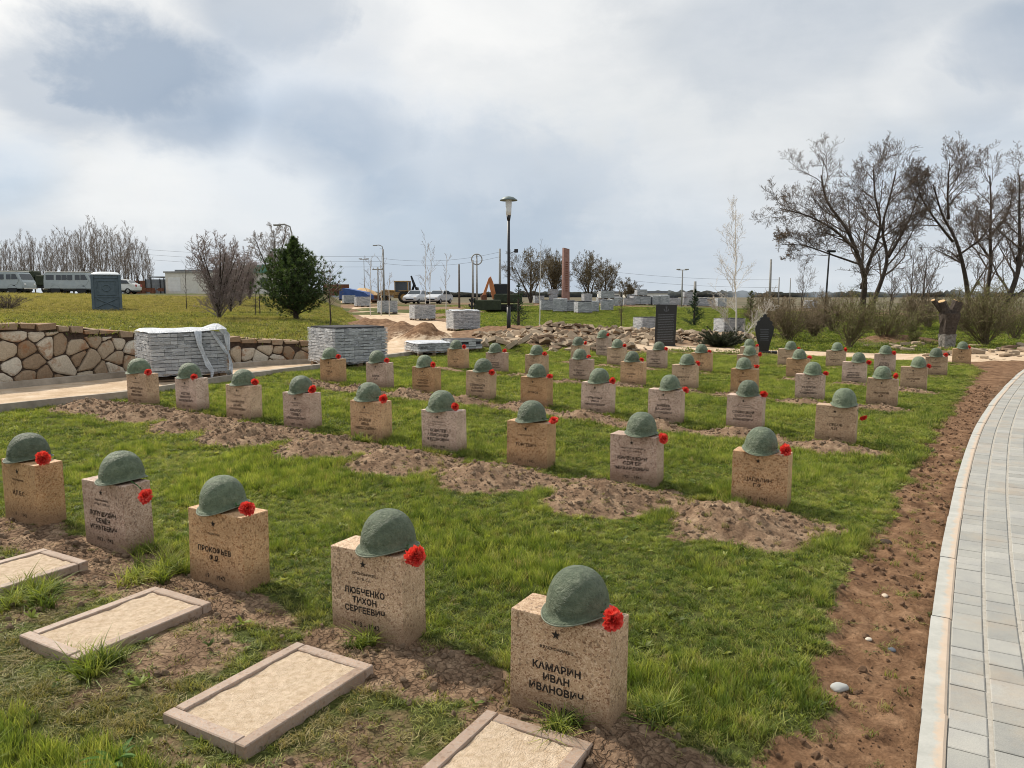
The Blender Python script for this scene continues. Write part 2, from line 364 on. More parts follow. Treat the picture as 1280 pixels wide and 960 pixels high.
# ------------------------------------------------------------------ layout of the plots
YAW=-.519
EX=Vector((math.cos(YAW),math.sin(YAW),0)); EY=Vector((-math.sin(YAW),math.cos(YAW),0))
W_,D_,H_=.40,.175,.40
# key, x, y of the front right foot, helmet shift along the stone, flower shift, flower drop
ST=[('R1',-2.99,4.70,-.040,.10,.03),('R2',-2.21,4.25,.050,.20,-.05),('R3',-1.36,3.72,-.030,.06,.035),('R4',-.48,3.19,.060,.09,.0),('R5',.34,2.54,.035,.03,.02),
('A1',-4.59,9.53,-.055,.05,.01),('A2',-3.80,9.14,-.030,-.03,.0),('A3',-2.97,8.58,.010,.10,.03),('A4',-2.15,8.05,-.005,.06,.03),('A5',-1.31,7.55,-.025,.05,.02),('A6',-.52,7.05,-.025,.0,.03),('A7',.30,6.53,.010,.08,.02),('A8',1.16,6.01,.035,.07,-.02),('A9',2.0,5.43,-.015,.0,.02),
('B1',-2.75,12.08,-.050,.01,.03),('B2',-1.91,11.59,-.045,.02,.03),('B3',-1.13,11.03,-.030,.0,.03),('B4',-.31,10.59,.040,.05,-.02),('B5',.46,10.01,.005,.06,.01),('B6',1.23,9.51,.015,.05,.02),('B7',1.99,8.95,.045,.08,.0),('B8',2.83,8.56,.020,.03,.01),('B9',3.60,7.90,.070,.09,-.13),
('C1',-.93,14.88,-.05,.01,.03),('C2',-.15,14.14,-.04,.03,.03),('C3',.59,13.84,-.005,.02,.01),('C4',1.34,12.99,-.04,-.02,.04),('C5',2.18,12.68,-.025,.0,.03),('C6',2.98,12.32,.025,.05,.02),('C7',3.80,11.80,-.02,.01,.03),('C8',4.58,11.14,.025,.04,.01),('C9',5.45,10.72,-.01,-.01,.03),
('D1',1.66,16.9,-.05,-.02,.03),('D2',2.40,16.28,.005,.02,.03),('D3',3.16,15.74,.04,.04,.02),('D4',3.97,15.22,-.015,-.01,.02),('D5',4.80,14.9,.03,.06,.0),('D6',5.52,14.16,.015,.03,.02),('D7',6.33,13.59,.06,.06,-.01),('D8',7.01,12.83,.06,.04,.01),
('E0',2.36,18.6,-.03,-.01,.05),('E1',5.65,17.55,-.005,.0,.02),('E2',6.36,17.05,.06,.07,.0),('E3',7.37,16.85,.02,.02,.01),('E4',8.04,15.98,.0,-.01,.02),('E5',8.87,15.50,-.02,-.02,.03),('E6',11.15,18.5,.005,-.03,.03)]
SPOS={k:(x,y) for k,x,y,*_ in ST}
# front centres
FC={k:(x-EX.x*W_/2,y-EX.y*W_/2) for k,(x,y) in SPOS.items()}
KERB=[(-1.8,-3.2),(-.9,-1.6),(.0,0.05),(.72,1.3),(1.36,2.41),(1.55,2.73),(1.79,3.14),(2.20,3.83),(2.85,4.89),(4.03,6.75),(5.81,9.42),(8.32,12.92),(11.89,17.66),(15.6,22.2),(19.8,26.6),(25,31)]
def smooth_line(P,step=.1):
    P=[Vector((p[0],p[1],0)) for p in P]; out=[]
    for i in range(len(P)-1):
        p0=P[max(i-1,0)];p1=P[i];p2=P[i+1];p3=P[min(i+2,len(P)-1)]; n=max(2,int((p2-p1).length/step))
        for k in range(n):
            t=k/n; out.append(.5*((2*p1)+(p2-p0)*t+(2*p0-5*p1+4*p2-p3)*t*t+(3*p1-p0-3*p2+p3)*t**3))
    out.append(P[-1]); return out
KL=smooth_line(KERB,.1)
# smooth tangents
KN=[]
for i in range(len(KL)):
    a=KL[max(0,i-8)];b=KL[min(len(KL)-1,i+8)]; d=(b-a).normalized(); KN.append(Vector((d.y,-d.x,0)))
def offs(i,w): return KL[i]+KN[i]*w
PATHW=4.2
PATHPOLY=[(p.x,p.y) for p in KL[::4]]+[(offs(i,PATHW).x,offs(i,PATHW).y) for i in range(len(KL)-1,-1,-4)]
DIRTPOLY=[(-.6,-.5),(.3,1.4),(.86,2.40),(1.21,2.8),(1.50,3.3),(1.62,3.7),(2.12,4.41),(2.70,5.23),(3.58,6.71),(5.36,9.37),(8.3,13.9),(10.6,17.2),(12.0,20.5),(16,24),(18,27),(22,29),(19.8,26.6),(15.6,22.2),(11.89,17.66),(8.32,12.92),(5.81,9.42),(4.03,6.75),(3.05,4.79),(2.45,3.70),(1.66,2.31),(1.0,1.2),(.3,0)]
WALL=[(-16.0,-1.5),(-11.5,4.8),(-9.2,8.6),(-7.51,11.13),(-6.64,12.87),(-5.8,14.2),(-5.11,15.21),(-4.28,15.97),(-3.6,16.7)]
SIDEPATH=[(-16,-8),(-8.6,4.2),(-6.0,8.85),(-5.17,10.19),(-4.49,12.53),(-3.83,14.0),(-3.1,16.2),(-2.33,18.48),(-.96,21.5),(2.2,22.4),(7.8,20.9),(11.0,19.7),(13.7,20.4),(17,23),(16,25),(11.5,22.4),(7.8,23.0),(3.0,25.2),(-.6,25.6),(-2.2,26),(-2.2,28.5),(-1.9,34.3),(-4.35,43.87),(-11.45,72),(-15,72),(-13.0,62),(-6.3,36.58),(-3.9,26.5),(-3.6,22.07),(-3.55,18.0),(-3.9,16.3),(-4.28,15.7),(-5.3,15.0),(-6.8,12.87),(-7.75,11.13),(-9.4,8.4),(-11.7,4.6),(-18,-4)]
LAWN2=[(-2.4,30.5),(10.5,36),(21,52),(30,66),(0,75),(-3,55),(-1.6,36)]
RUBBLE=[(-1.7,19.6),(-.2,19.1),(1.4,19.8),(3.2,21.0),(4.2,24.5),(6.3,25.0),(8.3,26.0),(9.0,28.0),(7.5,30.5),(4.5,31),(1.0,28),(-1.2,26.5),(-.2,24.2),(-.9,22.3)]
def base_z(x,y):
    x=np.asarray(x,float);y=np.asarray(y,float)
    yy=np.clip(y,-5,13.8); f=1-sstep(30,90,np.hypot(x,y))
    z=(-.0205*np.clip(x,-12,12)+.0212*yy-.00077*yy*yy)*f
    z=z+.75*sstep(45,88,y)*(1-sstep(110,260,y))*(1-sstep(5,40,x))
    return z
TZX=[0,10.,12.5,13.7,14.5,15.9,16.6,20,32,46,60,78,92,150]; TZZ=[1.35,1.30,1.22,1.16,.98,.75,.62,.58,.62,.72,1.10,1.62,1.85,1.9]
def terr_z(x,y):
    d=np.hypot(np.asarray(x,float),np.asarray(y,float)); return np.interp(d,TZX,TZZ)+0.0*d
TB=WALL+[(-3.9,18.6),(-4.0,22.0),(-5.0,28),(-7.4,37),(-10.5,50),(-14.0,63),(-24,110),(-60,260)]
TPOLY=TB+[(-400,260),(-400,-40),(-18,-40)]
def in_terr(x,y): return poly_sd(x,y,TPOLY)
def ground(x,y):
    """height of whatever ground is on top at (x, y)"""
    z=float(base_z(x,y)); d=float(in_terr(np.array([x]),np.array([y]))[0])
    if d<0:
        k=min(1,-d/3.0) if y>17 else 1
        z=max(z, z*(1-k)+float(terr_z(x,y))*k)
    return z

# ------------------------------------------------------------------ ground sheet
def axis(lo_fine,hi_fine,step,lo,hi,g):
    a=list(np.arange(lo_fine,hi_fine,step)); s=step; x=a[-1]
    while x<hi: s=s*g; x+=s; a.append(x)
    s=step; x=lo_fine; pre=[]
    while x>lo: s=s*g; x-=s; pre.append(x)
    return np.array(pre[::-1]+a)
xs=axis(-4.2,3.6,.03,-6000,6000,1.028); ys=axis(1.7,8.5,.03,-60,9000,1.022)
X,Y=np.meshgrid(xs,ys); sh=X.shape; x=X.ravel(); y=Y.ravel()
z=base_z(x,y)
s_=x*EX.x+y*EX.y; t_=x*EY.x+y*EY.y
soil=np.zeros_like(x); mound=np.zeros_like(x); crackm=np.zeros_like(x)
wob=(fbm(x*3,y*3,4)-.5)
def ell(cx,cy,a,b):
    dx=x-cx;dy=y-cy; u=(dx*EX.x+dy*EX.y)/a; v=(dx*EY.x+dy*EY.y)/b
    return np.sqrt(u*u+v*v)
for k,(cx,cy) in FC.items():
    r=k[0]
    if r=='R':
        e=ell(cx-EY.x*.13+EX.x*.2,cy-EY.y*.13+EX.y*.2,.62,.24)+wob*1.3; soil=np.maximum(soil,1-sstep(.75,1.25,e)); crackm=np.maximum(crackm,.6*(1-sstep(.8,1.2,e)))
        e=ell(cx-EY.x*.62+EX.x*.5,cy-EY.y*.62+EX.y*.5,.22,.50)+wob*1.6; soil=np.maximum(soil,.50*(1-sstep(.4,1.15,e))); crackm=np.maximum(crackm,.45*(1-sstep(.8,1.2,e)))
    elif r=='A':
        e=ell(cx-EY.x*.42,cy-EY.y*.42,.62,.40)+wob*.8; soil=np.maximum(soil,1-sstep(.8,1.15,e))
        m=ell(cx-EY.x*.62-EX.x*.05,cy-EY.y*.62-EX.y*.05,.37,.36)+wob*.4; mound=np.maximum(mound,.13*np.exp(-m*m*1.3))
        e=ell(cx-EY.x*.62,cy-EY.y*.62,.5,.5)+wob*.8; soil=np.maximum(soil,1-sstep(.8,1.15,e))
    else:
        q={'B':1,'C':.8,'D':.7,'E':.55}[r]
        e=ell(cx-EY.x*.38,cy-EY.y*.38,.52*q+.06,.32*q)+wob*.9; soil=np.maximum(soil,1-sstep(.8,1.2,e))
        m=ell(cx-EY.x*.42,cy-EY.y*.42,.30,.24)+wob*.4; mound=np.maximum(mound,.10*q*np.exp(-m*m*1.3))
mound*=1+ (fbm(x*22,y*22,3)-.5)*.9
dirt=poly_sd(x,y,DIRTPOLY)+wob*.35; red=1-sstep(-.05,.08,dirt)
side=poly_sd(x,y,SIDEPATH); sand=1-sstep(-.25,.25,side+wob*.5)
path=poly_sd(x,y,PATHPOLY); kd=path
lawn2=1-sstep(-1.2,1.2,poly_sd(x,y,LAWN2)+(fbm(x*.6,y*.6)-.5)*5)
rub=poly_sd(x,y,RUBBLE); rubm=1-sstep(-1.2,.8,rub+(fbm(x*.9+5,y*.9)-.5)*3)
dist=np.hypot(x,y)
plot=1-sstep(-.3,.4,poly_sd(x,y,[(-14,-6),(1.0,-1),(2,3),(9.5,15),(11.5,19.0),(8.4,20.0),(3.4,20.3),(-1.6,20.2),(-2.6,17.9),(-3.9,14.0),(-4.6,12.5),(-5.3,10.2),(-6.1,8.85),(-10,3)])+wob*.9)
rightlawn=1-sstep(-1,2,poly_sd(x,y,[(5.2,21.8),(8,21.9),(13.5,21.0),(18,25),(40,55),(30,60),(12,38),(9,27),(7,23.6)])+(fbm(x*.5,y*.5)-.5)*6)
grass=np.maximum(np.maximum(plot,lawn2),rightlawn)
# worn strip between the kerbs of the nearest plots
worn=np.exp(-((t_-1.85)/.55)**2)*(1-sstep(.0,.8,x-.3)) ; wn=fbm(x*2.2+3,y*2.2,4)
grass=grass*(1-worn*sstep(.42,.66,wn)*.75)
grass=grass*(1-soil)*(1-red)
grass=np.where(side<.0,grass*(1-sand),grass)
field=sstep(80,110,dist)
midsoil=sstep(16,20,dist)*(1-grass)*(1-field)
clump=fbm(x*30,y*30,3)
z=z+mound+ (soil+red)*(clump-.5)*.05*(1-sstep(8,25,dist)) + (fbm(x*1.3,y*1.3,4)-.5)*.05*(1-sstep(40,80,dist))*(1-sand)
z=z+red*(fbm(x*5,y*5,3)-.55)*.06-red*.015
z=z+rubm*(.14+.25*(fbm(x*.8,y*.8,3)-.4))
z=z+.045*np.exp(-((x-.30)**2+(y-2.52)**2)/.05)
for _cx,_cy in ((-.91,2.775),(-1.79,3.345),(-2.66,3.85),(-.07,2.275)):
    _u=np.abs((x-_cx)*EX.x+(y-_cy)*EX.y); _v=np.abs((x-_cx)*EY.x+(y-_cy)*EY.y); z=np.where((_u<.20)&(_v<.315),np.minimum(z,base_z(x,y)-.03),z)
# heaps of dug soil along the sandy path
for hx,hy,hr,hh in [(-2.5,21.8,1.0,.55),(-3.3,24.2,1.2,.50),(-4.2,27.5,1.3,.45),(-5.2,30.5,1.5,.4),(1.5,28.5,2.2,.28),(-.6,29.0,1.6,.25),(-6.3,34,1.4,.35),(13.8,27.5,2,.3)]:
    d2=((x-hx)**2+(y-hy)**2)/hr**2; z+=hh*np.exp(-d2*1.5)*(.6+.8*fbm(x*2,y*2,3)); red=np.maximum(red,np.exp(-d2*1.2)*.9); grass*=1-np.exp(-d2*1.2); sand*=1-np.exp(-d2*1.4)
z=np.where(path<.0,z-.10*sstep(0,-.06,path),z)
z=np.where((poly_sd(x,y,TPOLY)<-.3)&(dist<300),z-.0,z)
red=np.clip(red+midsoil*.55*sstep(.4,.6,fbm(x*.4,y*.4)),0,1)
bare_mid=(1-sstep(.46,.56,fbm(x*.18+4,y*.18,4)))*sstep(40,60,dist)*(1-field)
grass=np.clip(np.maximum(grass,.9*bare_mid),0,1)
n=len(x); ny,nx=sh
idx=np.arange(n).reshape(sh); faces=np.stack([idx[:-1,:-1].ravel(),idx[:-1,1:].ravel(),idx[1:,1:].ravel(),idx[1:,:-1].ravel()],1)
def np_mesh(name,V,F,material,attrs={},smooth=True):
    me=bpy.data.meshes.new(name); me.vertices.add(len(V)); me.vertices.foreach_set('co',V.astype(np.float32).ravel())
    k=F.shape[1]; me.loops.add(F.size); me.loops.foreach_set('vertex_index',F.astype(np.int32).ravel())
    me.polygons.add(len(F)); me.polygons.foreach_set('loop_start',np.arange(0,F.size,k,dtype=np.int32))
    me.polygons.foreach_set('use_smooth',np.full(len(F),smooth)); me.update(calc_edges=True); me.materials.append(material)
    for a,v in attrs.items():
        at=me.attributes.new(a,'FLOAT','POINT'); at.data.foreach_set('value',np.asarray(v,np.float32))
    return me
gm=np_mesh('ground',np.stack([x,y,z],1),faces,M['ground'],dict(g_grass=grass,g_sand=sand*(1-rubm*.3),g_crack=crackm,g_red=red,g_field=field))
go=bpy.data.objects.new('ground',gm); C.objects.link(go); tag(go,'lawn, bare soil and sandy paths of the memorial plot','ground',kind='structure')
GX,GY=xs,ys
def sampler(arr):
    A=arr.reshape(sh)
    def f(px,py):
        i=np.clip(np.searchsorted(GX,px)-1,0,len(GX)-2); j=np.clip(np.searchsorted(GY,py)-1,0,len(GY)-2)
        tx=np.clip((px-GX[i])/(GX[i+1]-GX[i]),0,1); ty=np.clip((py-GY[j])/(GY[j+1]-GY[j]),0,1)
        return (A[j,i]*(1-tx)+A[j,i+1]*tx)*(1-ty)+(A[j+1,i]*(1-tx)+A[j+1,i+1]*tx)*ty
    return f
fz=sampler(z); fgrass=sampler(grass); fsoil=sampler(np.maximum(soil,mound*8)); fred=sampler(red); fworn=sampler(worn); fcrack=sampler(crackm)
def gzf(a,b): return float(fz(np.array([a]),np.array([b]))[0])

# raised lawn behind the stone wall
BL=[]
for i in range(len(TB)-1):
    a=Vector(TB[i]).to_3d();b=Vector(TB[i+1]).to_3d(); nn=max(1,int((b-a).length/(.35 if i<16 else 2)))
    for k in range(nn): BL.append(a.lerp(b,k/nn))
BL.append(Vector(TB[-1]).to_3d())
ws=[0]
st=.2
while ws[-1]<400: ws.append(ws[-1]+st); st*=1.06
tv=[];rows=len(ws)
DIRT=Vector((-1,.22,0)).normalized()
for p in BL:
    for w in ws:
        tv.append((p.x+DIRT.x*w,p.y+DIRT.y*w,w,p.y))
tv=np.array(tv); tx,ty,tw,tpy=tv.T
kk=np.clip(tw/3.0,0,1); kk=kk*kk*(3-2*kk); kk=np.where(tpy<16.9,1,kk)
tz=base_z(tx,ty)*(1-kk)+terr_z(tx,ty)*kk+(fbm(tx*.7,ty*.7,4)-.5)*.10*np.clip(tw,0,1)
tz=np.where((tw<.05)&(tpy>16.9),tz-.15,tz)
td=np.hypot(tx,ty)
tgrass=np.clip(.95-.35*sstep(44,58,td)+ (fbm(tx*.3,ty*.3)-.5)*.5,0,1)
tdry=sstep(46,56,td)*(1-sstep(-14,-8,tx/td*60+30))
F=[]
for i in range(len(BL)-1):
    for j in range(rows-1): F.append((i*rows+j,(i+1)*rows+j,(i+1)*rows+j+1,i*rows+j+1))
F=np.array(F)[:,::-1]
tm=np_mesh('raised_lawn',np.stack([tx,ty,tz],1),F,M['ground'],dict(g_grass=tgrass,g_sand=np.zeros_like(tx),g_crack=np.zeros_like(tx),g_red=np.full_like(tx,.2),g_field=sstep(95,130,td)))
to=bpy.data.objects.new('raised_lawn',tm); C.objects.link(to); tag(to,'raised grassy terrace above the stone retaining wall','lawn',kind='structure')

# ------------------------------------------------------------------ paved path on the right with its kerb
def path_z(p): return float(base_z(p.x,p.y))+.012
mbj=MB(); vs=[];fs=[]
idxs=list(range(0,len(KL),3))
for i in idxs:
    for w in (.078,PATHW*.5,PATHW): q=offs(i,w); vs.append((q.x,q.y,path_z(KL[i])-.006))
for a in range(len(idxs)-1):
    for b in range(2): o=a*3+b; fs.append((o,o+1,o+4,o+3))
mbj.add(vs,fs); pj=mbj.build('path',M['joint']); tag(pj,'sandy joints and bed of the curved path at the right','path',kind='structure')
arc=[0]
for i in range(1,len(KL)): arc.append(arc[-1]+(KL[i]-KL[i-1]).length)
arc=np.array(arc); KX=np.array([p.x for p in KL]);KY=np.array([p.y for p in KL]);NX=np.array([p.x for p in KN]);NY=np.array([p.y for p in KN])
def pt(s,w):
    X_=np.interp(s,arc,KX);Y_=np.interp(s,arc,KY);a=np.interp(s,arc,NX);b=np.interp(s,arc,NY); return X_+a*w,Y_+b*w,float(base_z(X_,Y_))+.012
pv=MB(); tones=[]
s0=arc[min(range(len(KL)),key=lambda i:abs(KL[i].y-.4))]; s1=arc[min(range(len(KL)),key=lambda i:abs(KL[i].y-25))]
cw=.142; nc=int((PATHW-.1)/cw)
for c in range(nc):
    w0=.080+c*cw; s=s0+random.random()*.2; lim=s1 if c<14 else s0+14
    while s<lim:
        L=random.choice((.215,.215,.145,.145,.10)); g=.003; gw=.009 if c%1==0 else .004
        lo,hi=s+g,s+L-g; wa,wb=w0+gw,w0+cw-gw; b=.004; dz=random.uniform(-.0012,.0012)
        P=[pt(lo,wa),pt(lo,wb),pt(hi,wb),pt(hi,wa)]; Q=[pt(lo+b,wa+b),pt(lo+b,wb-b),pt(hi-b,wb-b),pt(hi-b,wa+b)]
        vsx=[(p[0],p[1],p[2]-.006) for p in P]+[(p[0],p[1],p[2]-.0025+dz) for p in P]+[(p[0],p[1],p[2]+dz) for p in Q]
        fx=[(8,9,10,11)]+[(4+k,4+(k+1)%4,8+(k+1)%4,8+k) for k in range(4)]+[(k,(k+1)%4,4+(k+1)%4,4+k) for k in range(4)]
        pv.add(vsx,fx); tones+= [random.random()]*12
        s+=L
pvm=pv.mesh('paving',M['paver']); at=pvm.attributes.new('tone','FLOAT','POINT'); at.data.foreach_set('value',tones)
pvo=bpy.data.objects.new('paving',pvm); C.objects.link(pvo); tag(pvo,'light grey concrete pavers of the curved path','path',kind='structure')
kb=MB(); edges=[]; s=s0-.3
while s<s1+2:
    L=.99; n=10; g=.004; h1=.006; dz=random.uniform(-.004,.004); dw=random.uniform(-.004,.004)
    ring=[(-.0,-.16),(0,.006),(.008,h1),(.075,h1),(.084,.001),(.084,-.1)]; vsx=[]
    for k in range(n+1):
        q=s+g+(L-2*g)*k/n
        for w,hh in ring:
            p=pt(q,w+dw); vsx.append((p[0],p[1],p[2]+hh+dz)); edges.append(max(0,min(1,w/.083)))
    m=len(ring); fx=[(k*m+j,k*m+j+1,(k+1)*m+j+1,(k+1)*m+j) for k in range(n) for j in range(m-1)]
    fx+=[tuple(range(m-1,-1,-1)),tuple(range(n*m,n*m+m))]
    kb.add(vsx,fx); s+=L
kbm=kb.mesh('kerb',M['kerb']); at=kbm.attributes.new('edge','FLOAT','POINT'); at.data.foreach_set('value',edges)
kbo=bpy.data.objects.new('kerb',kbm); C.objects.link(kbo); tag(kbo,'pale concrete kerb along the paved path, stained by orange sand','kerb',kind='structure')

# old kerb along the sandy side path
def strip_kerb(P,name,label,w=.10,h=.10,mt='oldkerb'):
    L=smooth_line(P,.5); mb=MB(); L2=[p for p in L]
    vs=[];m=4
    for i,p in enumerate(L2):
        a=L2[max(0,i-1)];b=L2[min(len(L2)-1,i+1)]; d=(b-a).normalized(); nrm=Vector((d.y,-d.x,0)); zz=float(base_z(p.x,p.y))
        for ww,hh in ((0,-.15),(0,h),(w,h),(w,-.15)): q=p+nrm*ww; vs.append((q.x,q.y,zz+hh+random.uniform(-.006,.006)))
    fs=[(k*m+j,(k+1)*m+j,(k+1)*m+j+1,k*m+j+1) for k in range(len(L2)-1) for j in range(3)]+[(0,1,2,3)]
    mb.add(vs,fs); o=mb.build(name,M[mt]); return tag(o,label,'kerb',kind='structure')
strip_kerb([(-16,-8),(-8.6,4.2),(-6.0,8.85),(-5.17,10.19),(-4.49,12.53),(-3.83,14.0),(-3.1,16.2),(-2.33,18.48),(-1.5,20.2)],'kerb','weathered low kerb between the lawn and the sandy path')
strip_kerb([(-15.7,-1.9),(-11.2,4.55),(-8.9,8.4),(-7.2,10.95),(-6.35,12.65),(-5.5,14.0),(-4.85,15.0),(-4.05,15.75)],'kerb','weathered low kerb along the foot of the stone wall',.08,.09)

# ------------------------------------------------------------------ stone retaining wall
def clip_poly(poly,a,b,c):
    out=[]
    for i in range(len(poly)):
        p=poly[i];q=poly[(i+1)%len(poly)]; dp=a*p[0]+b*p[1]-c; dq=a*q[0]+b*q[1]-c
        if dp<=0: out.append(p)
        if (dp<0)!=(dq<0) and abs(dp-dq)>1e-12: t=dp/(dp-dq); out.append((p[0]+(q[0]-p[0])*t,p[1]+(q[1]-p[1])*t))
    return out
WL=[Vector((p[0],p[1],0)) for p in WALL]; wl=[0]
for i in range(1,len(WL)): wl.append(wl[-1]+(WL[i]-WL[i-1]).length)
wl=np.array(wl); WX=np.array([p.x for p in WL]);WY=np.array([p.y for p in WL])
def wpt(u,d,zz):
    a=np.interp(u-.1,wl,WX);b=np.interp(u-.1,wl,WY);c=np.interp(u+.1,wl,WX);e=np.interp(u+.1,wl,WY)
    dv=Vector((c-a,e-b,0)).normalized(); nr=Vector((dv.y,-dv.x,0))
    return (np.interp(u,wl,WX)+nr.x*d,np.interp(u,wl,WY)+nr.y*d,zz)
def wtop(u): p=wpt(u,0,0); return float(terr_z(p[0],p[1]))+.05
def wbot(u): p=wpt(u,0,0); return float(base_z(p[0],p[1]))
wall=thing('stone_wall','low retaining wall of irregular brown and cream stones, sloping down to the right','wall',(0,0,0))
mb=MB(); vs=[]; us=np.arange(0,wl[-1]+.01,.2)
for u in us:
    for d,zf in ((.02,-.1),(.02,1),(-.32,1),(-.32,-.3)): 
        zz=wbot(u)+zf if zf<0 else wtop(u)-.03
        vs.append(wpt(u,d,zz))
fs=[(k*4+j,(k+1)*4+j,(k+1)*4+j+1,k*4+j+1) for k in range(len(us)-1) for j in range(3)]+[(0,1,2,3),tuple((len(us)-1)*4+j for j in (3,2,1,0))]
mb.add(vs,fs); mb.build('mortar',M['mortar'],wall)
mb=MB(); tn=[]; pr=random.Random(3)
u0w=wl[2]-1.5
seeds=[]
for gu in np.arange(u0w-.5,wl[-1]+.5,.31):
    for gi,gv in enumerate(np.arange(-.2,1.5,.235)):
        seeds.append((gu+pr.uniform(-.14,.14)+(gi%2)*.155,gv+pr.uniform(-.095,.095)))
for (su,sv) in seeds:
    if su<u0w or su>wl[-1]-.02: continue
    top=wtop(su)-wbot(su)-.13
    if sv>top+.05: continue
    poly=[(su-.6,sv-.6),(su+.6,sv-.6),(su+.6,sv+.6),(su-.6,sv+.6)]
    for (qu,qv) in seeds:
        if (qu,qv)==(su,sv) or abs(qu-su)>1.3 or abs(qv-sv)>1.3: continue
        a,b=qu-su,qv-sv; poly=clip_poly(poly,a,b,(a*(qu+su)+b*(qv+sv))/2)
        if len(poly)<3: break
    if len(poly)<3: continue
    poly=clip_poly(poly,0,-1,.0); 
    if len(poly)<3: continue
    poly=clip_poly(poly,0,1,top-.0)
    poly=clip_poly(poly,1,0,wl[-1]) if len(poly)>2 else poly
    if len(poly)<3: continue
    cu=sum(p[0] for p in poly)/len(poly);cv=sum(p[1] for p in poly)/len(poly)
    # jitter corners and shrink for the joint
    def ring(k,d):
        r=[]
        for j,p in enumerate(poly):
            L=max(.001,math.hypot(p[0]-cu,p[1]-cv)); f=max(.2,1-k/L); r.append(wpt(cu+(p[0]-cu)*f,d,wbot(cu)+cv+(p[1]-cv)*f))
        return r
    # rounded: subdivide edges
    np_=[]
    for j in range(len(poly)):
        p=poly[j];q=poly[(j+1)%len(poly)]
        np_+= [(p[0]*.82+q[0]*.18,p[1]*.82+q[1]*.18),(p[0]*.5+q[0]*.5+pr.uniform(-.006,.006),p[1]*.5+q[1]*.5+pr.uniform(-.006,.006)),(p[0]*.18+q[0]*.82,p[1]*.18+q[1]*.82)]
    poly=np_; pro=.045+pr.uniform(0,.035); m=len(poly)
    r=ring(.009,.01)+ring(.014,pro*.75)+ring(.042,pro)
    o=len(r); r.append(wpt(cu,pro+.008,wbot(cu)+cv))
    fs=[(k*m+j,k*m+(j+1)%m,(k+1)*m+(j+1)%m,(k+1)*m+j) for k in range(2) for j in range(m)]+[(2*m+j,2*m+(j+1)%m,o) for j in range(m)]
    mb.add(r,fs); t0=pr.random()**.9; tn+=[t0]*len(r)
me=mb.mesh('facing_stones',M['wallstone']); a_=me.attributes.new('tone','FLOAT','POINT'); a_.data.foreach_set('value',tn)
o=bpy.data.objects.new('facing_stones',me); C.objects.link(o); o.parent=wall
mb=MB(); tn=[]; u=u0w
while u<wl[-1]-.2:
    L=pr.uniform(.18,.42); zt=wtop(u+L/2)
    if u+L>wl[-1]: break
    h0=pr.uniform(.08,.12); d1=.06+pr.uniform(0,.03)
    P=[wpt(u+.012+pr.uniform(0,.03),d1,zt-h0),wpt(u+L-.012-pr.uniform(0,.03),d1,zt-h0+pr.uniform(-.02,.02)),wpt(u+L-.012,d1,zt-.02+pr.uniform(-.03,.02)),wpt(u+.012,d1,zt-.02+pr.uniform(-.03,.02))]
    Q=[wpt(u+.012,-.33,zt-h0),wpt(u+L-.012,-.33,zt-h0),wpt(u+L-.012,-.33,zt-.01),wpt(u+.012,-.33,zt-.01)]
    mb.add(P+Q,[(0,1,2,3),(3,2,6,7),(0,3,7,4),(1,5,6,2),(0,4,5,1),(4,7,6,5)]); tn+=[pr.random()*.35-.15]*8; u+=L
me=mb.mesh('coping_stones',M['wallstone']); a_=me.attributes.new('tone','FLOAT','POINT'); a_.data.foreach_set('value',tn)
o=bpy.data.objects.new('coping_stones',me); C.objects.link(o); o.parent=wall

#@@PART2
# ------------------------------------------------------------------ gravestones, helmets, carnations
def star_mesh(rad,name,mt):
    mb=MB(); P=[]
    for k in range(10):
        a=PI/2+k*PI/5; r=rad if k%2==0 else rad*.40; P.append((r*math.cos(a),r*math.sin(a)))
    vs=[(px,-.0012,pz) for px,pz in P]+[(0,-.0012,0)]
    mb.add(vs,[(10,(k+1)%10,k) for k in range(10)]); return mb.mesh(name,mt)
STAR={m:star_mesh(.019,'star',M[m]) for m in ('ink','faint')}
_tc={}
def text_geo(s,size,bold):
    key=(s,size,bold)
    if key in _tc: return _tc[key]
    cu=bpy.data.curves.new('t','FONT'); cu.body=s; cu.size=size; cu.align_x='CENTER'; cu.align_y='CENTER'; cu.offset=bold*size; cu.resolution_u=2; cu.space_character=1.06
    ob=bpy.data.objects.new('t',cu); C.objects.link(ob); dg=bpy.context.evaluated_depsgraph_get(); dg.update()
    me=bpy.data.meshes.new_from_object(ob.evaluated_get(dg)); r=([tuple(v.co) for v in me.vertices],[tuple(p.vertices) for p in me.polygons])
    bpy.data.objects.remove(ob); bpy.data.curves.remove(cu); bpy.data.meshes.remove(me); _tc[key]=r; return r
def inscription(rank,names,dates,dark):
    out=[]
    def put(s,size,zc,bold,xo=0):
        if not s: return
        v,f=text_geo(s,size,bold); mb=MB(); mb.add([(a+xo,-.0012,b+zc) for a,b,c in v],f); out.append(mb.mesh('inscription_line',M['ink' if dark else 'faint']))
    for i,r in enumerate(rank): put(r,.0155,-.118-.024*i+(.010 if len(rank)>1 else 0),.018)
    zc={1:[-.205],2:[-.205,-.247],3:[-.192,-.234,-.277]}[len(names)]
    for s,zz in zip(names,zc): put(s,.038 if len(s)<11 else .038*10.5/len(s),zz,.034 if dark else .030)
    put(dates,.032,-.345,.018)
    return out
K='КРАСНОАРМЕЕЦ'
